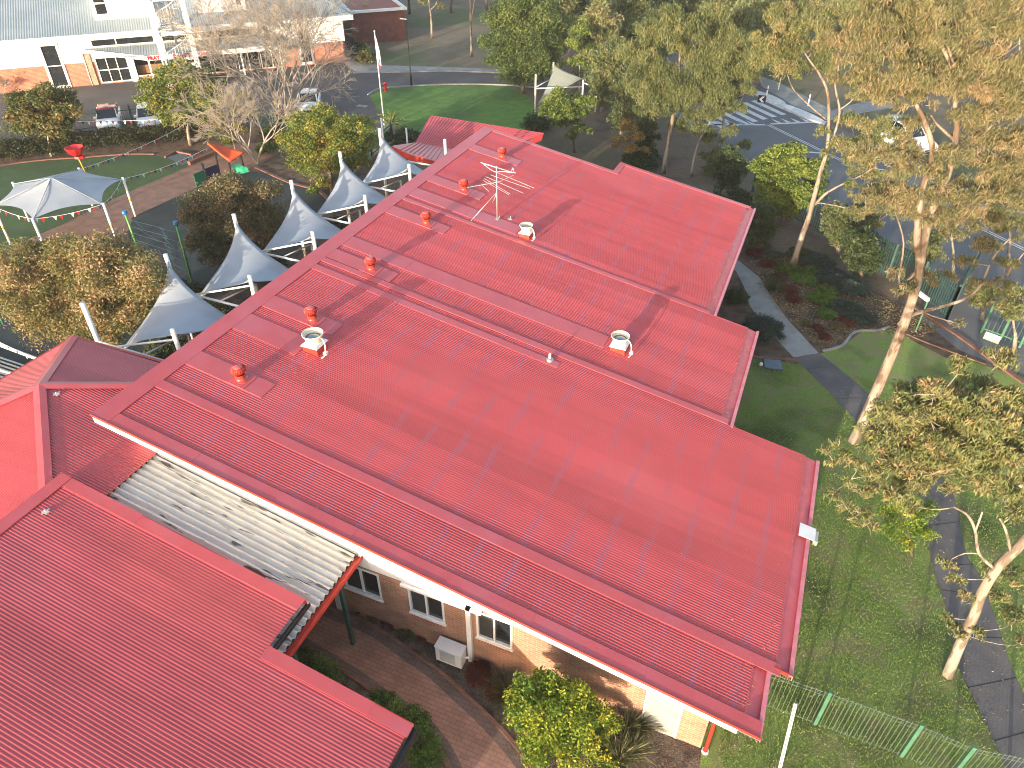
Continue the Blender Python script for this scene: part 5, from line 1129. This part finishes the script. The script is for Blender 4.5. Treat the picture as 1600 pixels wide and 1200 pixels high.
for i,(u,v,ru,rv,vb,lf) in enumerate([(1345,345,22,26,392,'gumg'),(1490,345,38,28,430,'gumgold'),(1575,330,34,40,430,'gum'),(1450,385,22,20,440,'gumg'),(1585,470,22,26,545,'gum'),(1535,460,14,16,500,'gum')]):
    tree('roadside_tree',['grey green sapling before the fence below the slender gum','golden bushy gum behind the big gum fork','bushy gum at the right edge above the gate','small gum against the fence left of the big trunk','leafy sapling at the right edge over the bright green gate','small sapling left of the bright green gate'][i],'tree',(u,vb),ell(u,v,ru,rv,9,14,140+i),lf,size=.16,r0=.09,bk='pale',asp=.25,dens=.55,droop=.6,group='saplings between fence and road')
tr=[(675,-20,60,'slim white gum trunk on the verge, left of the pair by the she-oak'),(737,-40,88,'slim pale gum trunk on the verge nearest the she-oak')]
for (u,v,vb,lb) in tr:
    tree('gum_tree',lb,'tree',(u,vb),[(u-12,v,14),(u+10,v-8,16),(u-16,v+22,8),(u+14,v+30,8),(u,v-30,18)],'gum',size=.24,trunk=[[(u,vb,.2),(u-1,vb-30,.16),(u-3,v+35,.13),(u-8,v,.08)],[(u-2,vb-45,.1),(u+7,v+25,.07),(u+14,v,.04)]],droop=.6,asp=.25,dens=.6)
for i,(u,v,vb) in enumerate([(612,-22,28),(590,-28,12),(640,-35,22),(705,-38,20),(760,-30,20)]):
    tree('forest_tree',['dark tree of the far wood directly above the lamp post','dark tree of the far wood nearest the white parapet','dark tree of the far wood just right of the lamp post','dark tree of the far wood between the two slim gums','dark tree of the far wood behind the she-oak'][i],'tree',(u,vb),ell(u,v,24,22,6,15,90+i),'dark',size=.35,r0=.2,bk='dbark',asp=.4,dens=.8,group='far wood at the top edge')
for i,(u,v,ru,rv,vb) in enumerate([(1285,5,40,25,70),(1400,-5,45,25,75),(1500,0,45,30,90),(1590,40,35,40,140),(1560,110,30,30,190)]):
    tree('roadside_tree',['hazy tree beyond the road above the crossing','hazy tree beyond the road behind the tall gum crown','hazy tree beyond the road at the top right','hazy tree beyond the road in the top right corner','hazy tree beyond the road at the right edge'][i],'tree',(u,vb),ell(u,v,ru,rv,7,18,120+i),'gum',size=.4,r0=.2,bk='pale',asp=.35,dens=.7)
# ================================================ TREES (left)
tree('round_tree','round autumn coloured tree in front of the hedge and red roofed car','tree',(80,245),
 ell(68,175,44,34,20,18,51)+[(45,200,14),(95,205,14),(70,150,14)],'aut',size=.2,r0=.1,bk='pale',asp=.45,dens=1.,tb=-.1)
tree('pear_tree','green and yellow leafed tree hiding the foot of the white stair tower','tree',(298,227),
 ell(282,150,52,46,20,19,52)+[(262,125,15),(300,115,14),(285,185,16),(262,190,11),(320,150,14),(245,160,12)],'yel',size=.19,r0=.13,bk='pale',asp=.45,dens=.7,tb=-.08)
tree('leafy_tree','yellow green drooping tree beside the bare tree','tree',(372,248),
 [(350,160,18),(335,185,18),(365,175,16),(345,205,16),(372,200,13),(360,222,11),(330,160,12),(380,150,11)],'yel',size=.18,r0=.09,bk='pale',asp=.4,dens=.9,tb=.05)
tree('leafy_tree','dense yellow green tree behind the two farthest shade sails','tree',(520,305),
 ell(515,220,62,44,26,22,53)+[(480,265,16),(505,285,16),(560,255,16),(470,215,18),(565,200,16),(490,300,12)],'yel',size=.14,r0=.16,bk='dbark',asp=.45,dens=.75,tb=.0,spread=.52)
tree('spreading_tree','broad rusty and green spreading tree left of the first shade sail','tree',(120,560),
 ell(120,450,120,70,46,30,54)+[(30,430,28),(200,420,26),(150,500,30),(90,490,26),(50,500,20),(200,480,24),(225,440,22),(120,530,22),(170,530,20)],'autp',size=.11,r0=.16,bk='dbark',asp=.42,dens=.7,tb=.0,spread=.55)
tree('spreading_tree','dusky brown green tree between the play area and the second shade sail','tree',(365,430),
 ell(366,342,78,62,34,24,55)+[(310,380,20),(400,390,20),(330,400,16),(420,300,18),(340,290,16)],'dusk',size=.12,r0=.14,bk='dbark',asp=.42,dens=.7,tb=.05,spread=.55)
# bare trees
def bare(name,label,base,h,spread,seed,stems=3,lv=5,r0=.1,group=None):
    rn=random.Random(seed); B=G(*base); t=thing(name,label,'tree',B,group); tm=MB(); bm_=MB()
    def grow(p,d,L,r,l):
        q=p+d*L; mid=p+d*L*.5+Vector((rn.uniform(-1,1),rn.uniform(-1,1),rn.uniform(-.5,.5)))*L*.05
        (tm if l>=lv-1 else bm_).tube([p,mid,q],[r,r*.85,r*.68],6 if l>=lv-2 else 3,caps=False)
        if l<=0: return
        n=3 if l>1 else 4
        for i in range(n):
            a=Vector((rn.gauss(0,1),rn.gauss(0,1),rn.gauss(0,.6))).normalized(); dd=(d+a*spread*rn.uniform(.55,1.0)); dd.z+=.10 if l>2 else -.05; dd.normalize()
            st_=p+(q-p)*(1 if i==0 else rn.uniform(.45,1)); grow(st_,dd,L*rn.uniform(.62,.85),max(.011,r*.58),l-1)
    for s in range(stems):
        a=s*2*math.pi/stems+rn.random(); d=Vector((math.cos(a)*.55,math.sin(a)*.55,1)).normalized() if stems>1 else Vector((.1,0,1)).normalized(); grow(B,d,h*.30,r0,lv)
    tm.build('trunk',M['twig'],t); bm_.build('twigs',M['twig'],t); return t
bare('bare_tree','large leafless tree with a fan of pale twigs in front of the white hall',(448,196),11.,.95,5,7,6,.10)
bare('bare_tree','low leafless tree with a pale forked trunk right of the orange play roof',(402,256),6.5,.8,9,3,6,.09)
bare('bare_shrub','small leafless shrub against the brick base at the left edge',(6,148),2.0,.7,12,3,4,.03)
# hedge & shrubs
hd=thing('hedge','long clipped dark hedge in front of the car park fence','hedge',G(160,225))
hp_=curve([G(u,v) for u,v in [(-60,256),(0,251),(80,243),(160,233),(240,225),(340,215)]],14); CLh=[(p+Vector((0,0,.65)),.85) for p in hp_]
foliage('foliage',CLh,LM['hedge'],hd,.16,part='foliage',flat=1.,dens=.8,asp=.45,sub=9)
m=MB(); m.tube([hp_[0]+Vector((0,0,.4)),hp_[-1]+Vector((0,0,.4))],.03,5); m.build('stems',M['dbark'],hd)
SH=[((560,85),1.2,'dark','dark round shrub against the brick building'),((573,100),1.1,'aut','rusty round shrub beside the footpath corner'),((640,225),1.1,'dark','dark shrub beside the small palm'),((625,245),1.0,'dark','dark shrub in front of the back porch roof'),((588,228),1.2,'wat','green shrub left of the flagpole foot'),((838,205),1.2,'dark','dark shrub left of the small shade structure'),((430,215),1.0,'dark','dark shrub behind the leafless trees'),((418,240),.8,'box','green shrub at the foot of the low leafless tree'),
 ((265,560),1.0,'dark','dark shrub below the first shade sail'),((330,505),1.1,'dark','dark shrub below the second shade sail'),((420,430),1.1,'dark','dark shrub below the third shade sail'),((240,590),.8,'dark','low dark shrub between sail posts and roof'),((440,470),.8,'dark','low dark shrub near the third sail beam'),((530,360),.8,'dark','low dark shrub beneath the fourth sail'),((290,470),1.0,'dark','dark shrub behind the first sail mast'),((230,490),1.2,'dark','dark shrub right of the broad rusty tree')]
for b,r,lf,lb in SH: shrub('shrub',lb,b,r,lf)
# small palm by the flagpole
b=G(612,215); t=thing('palm','small fan palm with arching yellow green fronds beside the flagpole','palm',b)
m=MB(); m.tube([b,b+Vector((0,0,.9))],[.14,.12],8); m.build('trunk',M['dbark'],t,smooth=True)
CE=[];DI=[];
for k in range(17):
    a=k*2.4; el=.15+.07*k; d=np.array([math.cos(a)*math.cos(el),math.sin(a)*math.cos(el),math.sin(el)])
    for j in range(12):
        q=.25+.08*j; c=np.array(b)*0+np.array([0,0,.9])+d*q*1.25-np.array([0,0,.35*q*q]); s=np.cross(d,[0,0,1]); 
        for sg in (-1,1): CE.append(c+s*sg*.12); DI.append(d*.8+s*sg*.7-np.array([0,0,.35]))
n=len(CE); me=leaf_mesh('fronds',np.array(CE),np.array(DI),np.full(n,.34),np.full(n,.06),RNG.uniform(.2,.9,n),LM['palm']); link('fronds',me,t,b)
# foreground shrubs
B=Vector((-2.55,8.35,0))
t=thing('shrub','big round yellow and green leafed shrub in front of the brick wall','shrub',B)
m=MB()
for i in range(7): a=i*.9; limb(m,B,B+Vector((math.cos(a)*.6,math.sin(a)*.45,1.)),.03,.01,.1,3,5)
m.build('stem',M['dbark'],t)
CLs=[]
for (u,v,r,o) in [(870,1110,62,0),(830,1090,42,0),(910,1110,45,.1),(850,1150,48,-.3),(905,1160,42,-.3),(815,1120,26,-.1),(940,1130,26,.2),(865,1075,30,.2),(835,1175,30,-.4),(940,1180,25,-.3)]:
    P=D(B,u,v,o); CLs.append((P,r*dist(P)/CF))
foliage('foliage',CLs,LM['lime'],t,.075,part='foliage',asp=.5,dens=1.2,sub=22,spread=.33,flat=.95,tb=.02)
def rowshrub(label,pts,leaf,size=.06,name='shrub'):
    B=D(G(*pts[0][:2]),pts[0][0],pts[0][1]) ; B.z=0; t=thing(name,label,'shrub',B); CLq=[]
    for (u,v,z,r) in pts: P=G(u,v,z); CLq.append((P,r))
    m=MB(); limb(m,B,Vector(CLq[0][0]),.02,.008,.1,3,5); m.build('stem',M['dbark'],t)
    foliage('foliage',CLq,LM[leaf],t,size,part='foliage',asp=.45,dens=.9,sub=12)
rowshrub('clipped green shrub at the notch of the near red roof',[(490,1035,.6,.32),(505,1045,.65,.34),(518,1058,.6,.3),(478,1025,.5,.3)],'box')
rowshrub('long green hedge shrub along the near red eave',[(600,1100,.7,.38),(622,1112,.75,.4),(645,1125,.75,.42),(660,1150,.75,.45),(668,1180,.75,.45),(655,1200,.7,.45),(590,1092,.6,.3)],'box')
rd_=[((566,952),.28),((590,965),.3),((612,972),.3),((640,990),.28),((660,995),.22)]
for i,(b,r) in enumerate(rd_): shrub('red_shrub',['small red leafed shrub beside the green awning post','small red leafed shrub beneath the first window','small red leafed shrub between the first two windows','small red leafed shrub beneath the second window','smallest red leafed shrub left of the air conditioner'][i],b,r,'red' if i%2==0 else 'dusk',.05,group='red leafed shrubs along the brick wall')
shrub('red_shrub','deep red feathery shrub right of the air conditioner',(750,1060),.42,'red',.05); shrub('red_shrub','low dark red shrub behind the strappy grass',(775,1085),.3,'red',.05)
for b,r,lb,lf in (((793,1090),.5,'dark green strappy grass clump left of the big yellow green shrub','dark'),((975,1150),.55,'strappy grass clump right of the big yellow green shrub','straw'),((1000,1140),.4,'small strappy grass clump beside the grey door','straw'),((965,1195),.6,'strappy grass clump at the bottom edge','straw'),((985,1180),.45,'dry strappy grass clump on the mulch','straw'),((1205,455),.5,'spiky plant between path and roof edge','dark')):
    tuft('strappy_grass',lb,b,r,260,lf,'strappy grass clumps' if lf=='straw' else None,w=.02)
# east bed plants
EB=[((1180,398),.5,'red','red leafed plant nearest the far corner of the roof'),((1198,415),.45,'red','red leafed plant second along the curved path'),((1215,437),.45,'red','red leafed plant third along the curved path'),((1232,455),.45,'red','red leafed plant fourth along the curved path'),((1240,470),.4,'red','red leafed plant fifth along the curved path'),
 ((1262,508),.3,'dusk','small brownish plant near the end of the bed'),((1278,515),.3,'red','small red leafed plant near the end of the bed'),((1288,528),.3,'red','last small red leafed plant beside the path'),((1308,512),.4,'dusk','rusty plant in front of the blue grey mound'),((1322,505),.4,'red','bright red plant against the blue grey mound'),((1345,500),.25,'red','tiny red plant right of the blue grey mound'),
 ((1255,440),.6,'box','bright green clump halfway along the bed'),((1268,425),.5,'box','bright green clump by the slender gum foot'),((1278,470),.6,'box','bright green clump left of the blue grey mound'),((1298,475),.55,'box','bright green clump behind the blue grey mound'),((1290,493),.5,'box','bright green clump nearest the lawn'),
 ((1325,492),.8,'blue','broad blue grey mound near the lawn'),((1350,503),.6,'blue','blue grey mound at the tip of the bed'),((1310,482),.6,'blue','blue grey mound beside the lime clumps'),((1300,440),.9,'blue','dark blue grey groundcover below the fence'),((1330,455),.9,'blue','dark blue grey groundcover mound at right'),((1275,415),.9,'blue','dark blue grey groundcover mound under the slender gum'),((1250,402),.7,'dark','dark low shrub behind the slender gum'),
 ((1185,385),.6,'straw','pale silvery plant at the start of the bed'),((1208,405),.6,'straw','pale silvery plant second in the bed'),((1232,425),.6,'wat','grey green plant in the middle of the bed'),((1290,458),.6,'wat','grey green plant above the lime clumps')]
for b,r,lf,lb in EB: shrub('bedding_plant',lb,b,r,lf,.10,group='planting in the curved bed',cat='plant',hz=.6)
shrub('shrub','large olive shrub tucked against the roof edge by the path',(1190,525),.95,'blue',.10)
shrub('shrub','dark shrub beside the curved concrete path near the roof',(1150,470),.6,'dark',.10)
# ================================================ GRASS AND LITTER (uncountable)
def inside(pts,poly):
    x,y=pts[:,0],pts[:,1]; ins=np.zeros(len(pts),bool); n=len(poly)
    for i in range(n):
        x1,y1=poly[i][0],poly[i][1];x2,y2=poly[(i+1)%n][0],poly[(i+1)%n][1]
        c=((y1>y)!=(y2>y)); xi=(x2-x1)*(y-y1)/((y2-y1) if y2!=y1 else 1e-9)+x1; ins^=(c&(x<xi))
    return ins
gx=np.stack([RNG.uniform(-1.9,14,230000),RNG.uniform(6,27.5,230000)],1); gx=gx[~((gx[:,0]<1.0)&(gx[:,1]<17.5))]
gx=gx[~inside(gx,[(p.x,p.y) for p in (L_+R_[::-1])])]; gx=gx[~((gx[:,0]<1.3)&(gx[:,1]<11))]
ps=.5+.5*np.sin(gx[:,0]*2.1+1.3*np.sin(gx[:,1]*1.1))*np.sin(gx[:,1]*1.7+np.sin(gx[:,0]*.9)); keep=RNG.uniform(0,1,len(gx))<(.35+.65*ps); gx=gx[keep]; ps=ps[keep]; n=len(gx)
L=RNG.uniform(.04,.09,n); dd=np.stack([RNG.normal(0,.6,n),RNG.normal(0,.6,n),np.full(n,.8)],1)
me=leaf_mesh('grass',np.column_stack([gx,L*.4]),dd,L,np.full(n,.016),np.clip(RNG.normal(.35,.22,n)+.25*(1-ps),0,1),LM['grass']); o=link('grass',me); o['label']='short mown grass on the lawn right of the red roof'; o['category']='grass'; o['kind']='stuff'
def litter(name,label,poly,n,leaf,s=.05):
    P=np.array([(p[0],p[1]) for p in poly]); q=RNG.uniform(P.min(0),P.max(0),(n,2)); q=q[inside(q,poly)]; k=len(q)
    me=leaf_mesh(name,np.column_stack([q,np.full(k,.035)]),RNG.normal(size=(k,3))*np.array([1,1,.25]),RNG.uniform(.6,1.5,k)*s,np.full(k,s*.35),RNG.uniform(0,1,k),LM[leaf]); o=link(name,me); o['label']=label; o['category']='leaf litter'; o['kind']='stuff'
litter('leaf_litter','fallen leaves and bark chips on the bed below the gums',px([(1165,395),(1250,405),(1400,475),(1478,510),(1430,532),(1345,515),(1285,548),(1210,480)]),16000,'autp',.09)
litter('bark_chips','bark chips on the courtyard bed by the brick wall',[(-9,9.8),(.8,9.8),(.8,8.6),(-.2,7.6),(-2,7.2),(-4.5,8.6)],9000,'dusk',.05)
def on_roof(n,x0,x1,y0,y1):
    x=RNG.uniform(x0,x1,n); y=RNG.uniform(y0,y1,n); z=RZ0+(RX0-x)*TR+.022; return np.column_stack([x,y,z])
P=np.concatenate([on_roof(260,-15,1.4,9.5,18.5),on_roof(150,1.6,1.98,11.2,18.5),on_roof(40,1.2,1.6,9.4,10.8),on_roof(120,-.75,-.45,18.9,24.2),on_roof(300,-2.4,-2.1,24.6,34.5),on_roof(300,-15,-2,18.8,34)]); k=len(P)
me=leaf_mesh('roof_litter',P,RNG.normal(size=(k,3))*np.array([1,1,.1]),RNG.uniform(.03,.07,k),np.full(k,.014),RNG.uniform(0,1,k),LM['autp']); o=link('roof_litter',me); o['label']='fallen gum leaves scattered on the red roof and its gutters'; o['category']='leaf litter'; o['kind']='stuff'
litter('lawn_litter','fallen bark and leaves scattered over the lawn',[(1.5,6),(10,6),(12,27),(0,27)],5000,'autp',.06)
# thin evening haze
hz=MB().box((-190,-60,-1),(120,210,26)).build('haze',None or bpy.data.materials.new('haze_air'),kind='stuff'); hz['label']='thin pale haze in the air over the grounds'; hz['category']='haze'
hm=hz.data.materials[0]; hm.use_nodes=True; hm.node_tree.nodes.remove(hm.node_tree.nodes['Principled BSDF']); pv=hm.node_tree.nodes.new('ShaderNodeVolumePrincipled'); pv.inputs['Density'].default_value=.0005; pv.inputs['Color'].default_value=(.9,.93,1,1); pv.inputs['Anisotropy'].default_value=.2
hm.node_tree.links.new(pv.outputs[0],hm.node_tree.nodes['Material Output'].inputs['Volume'])
print('LEAVES',NL[0])
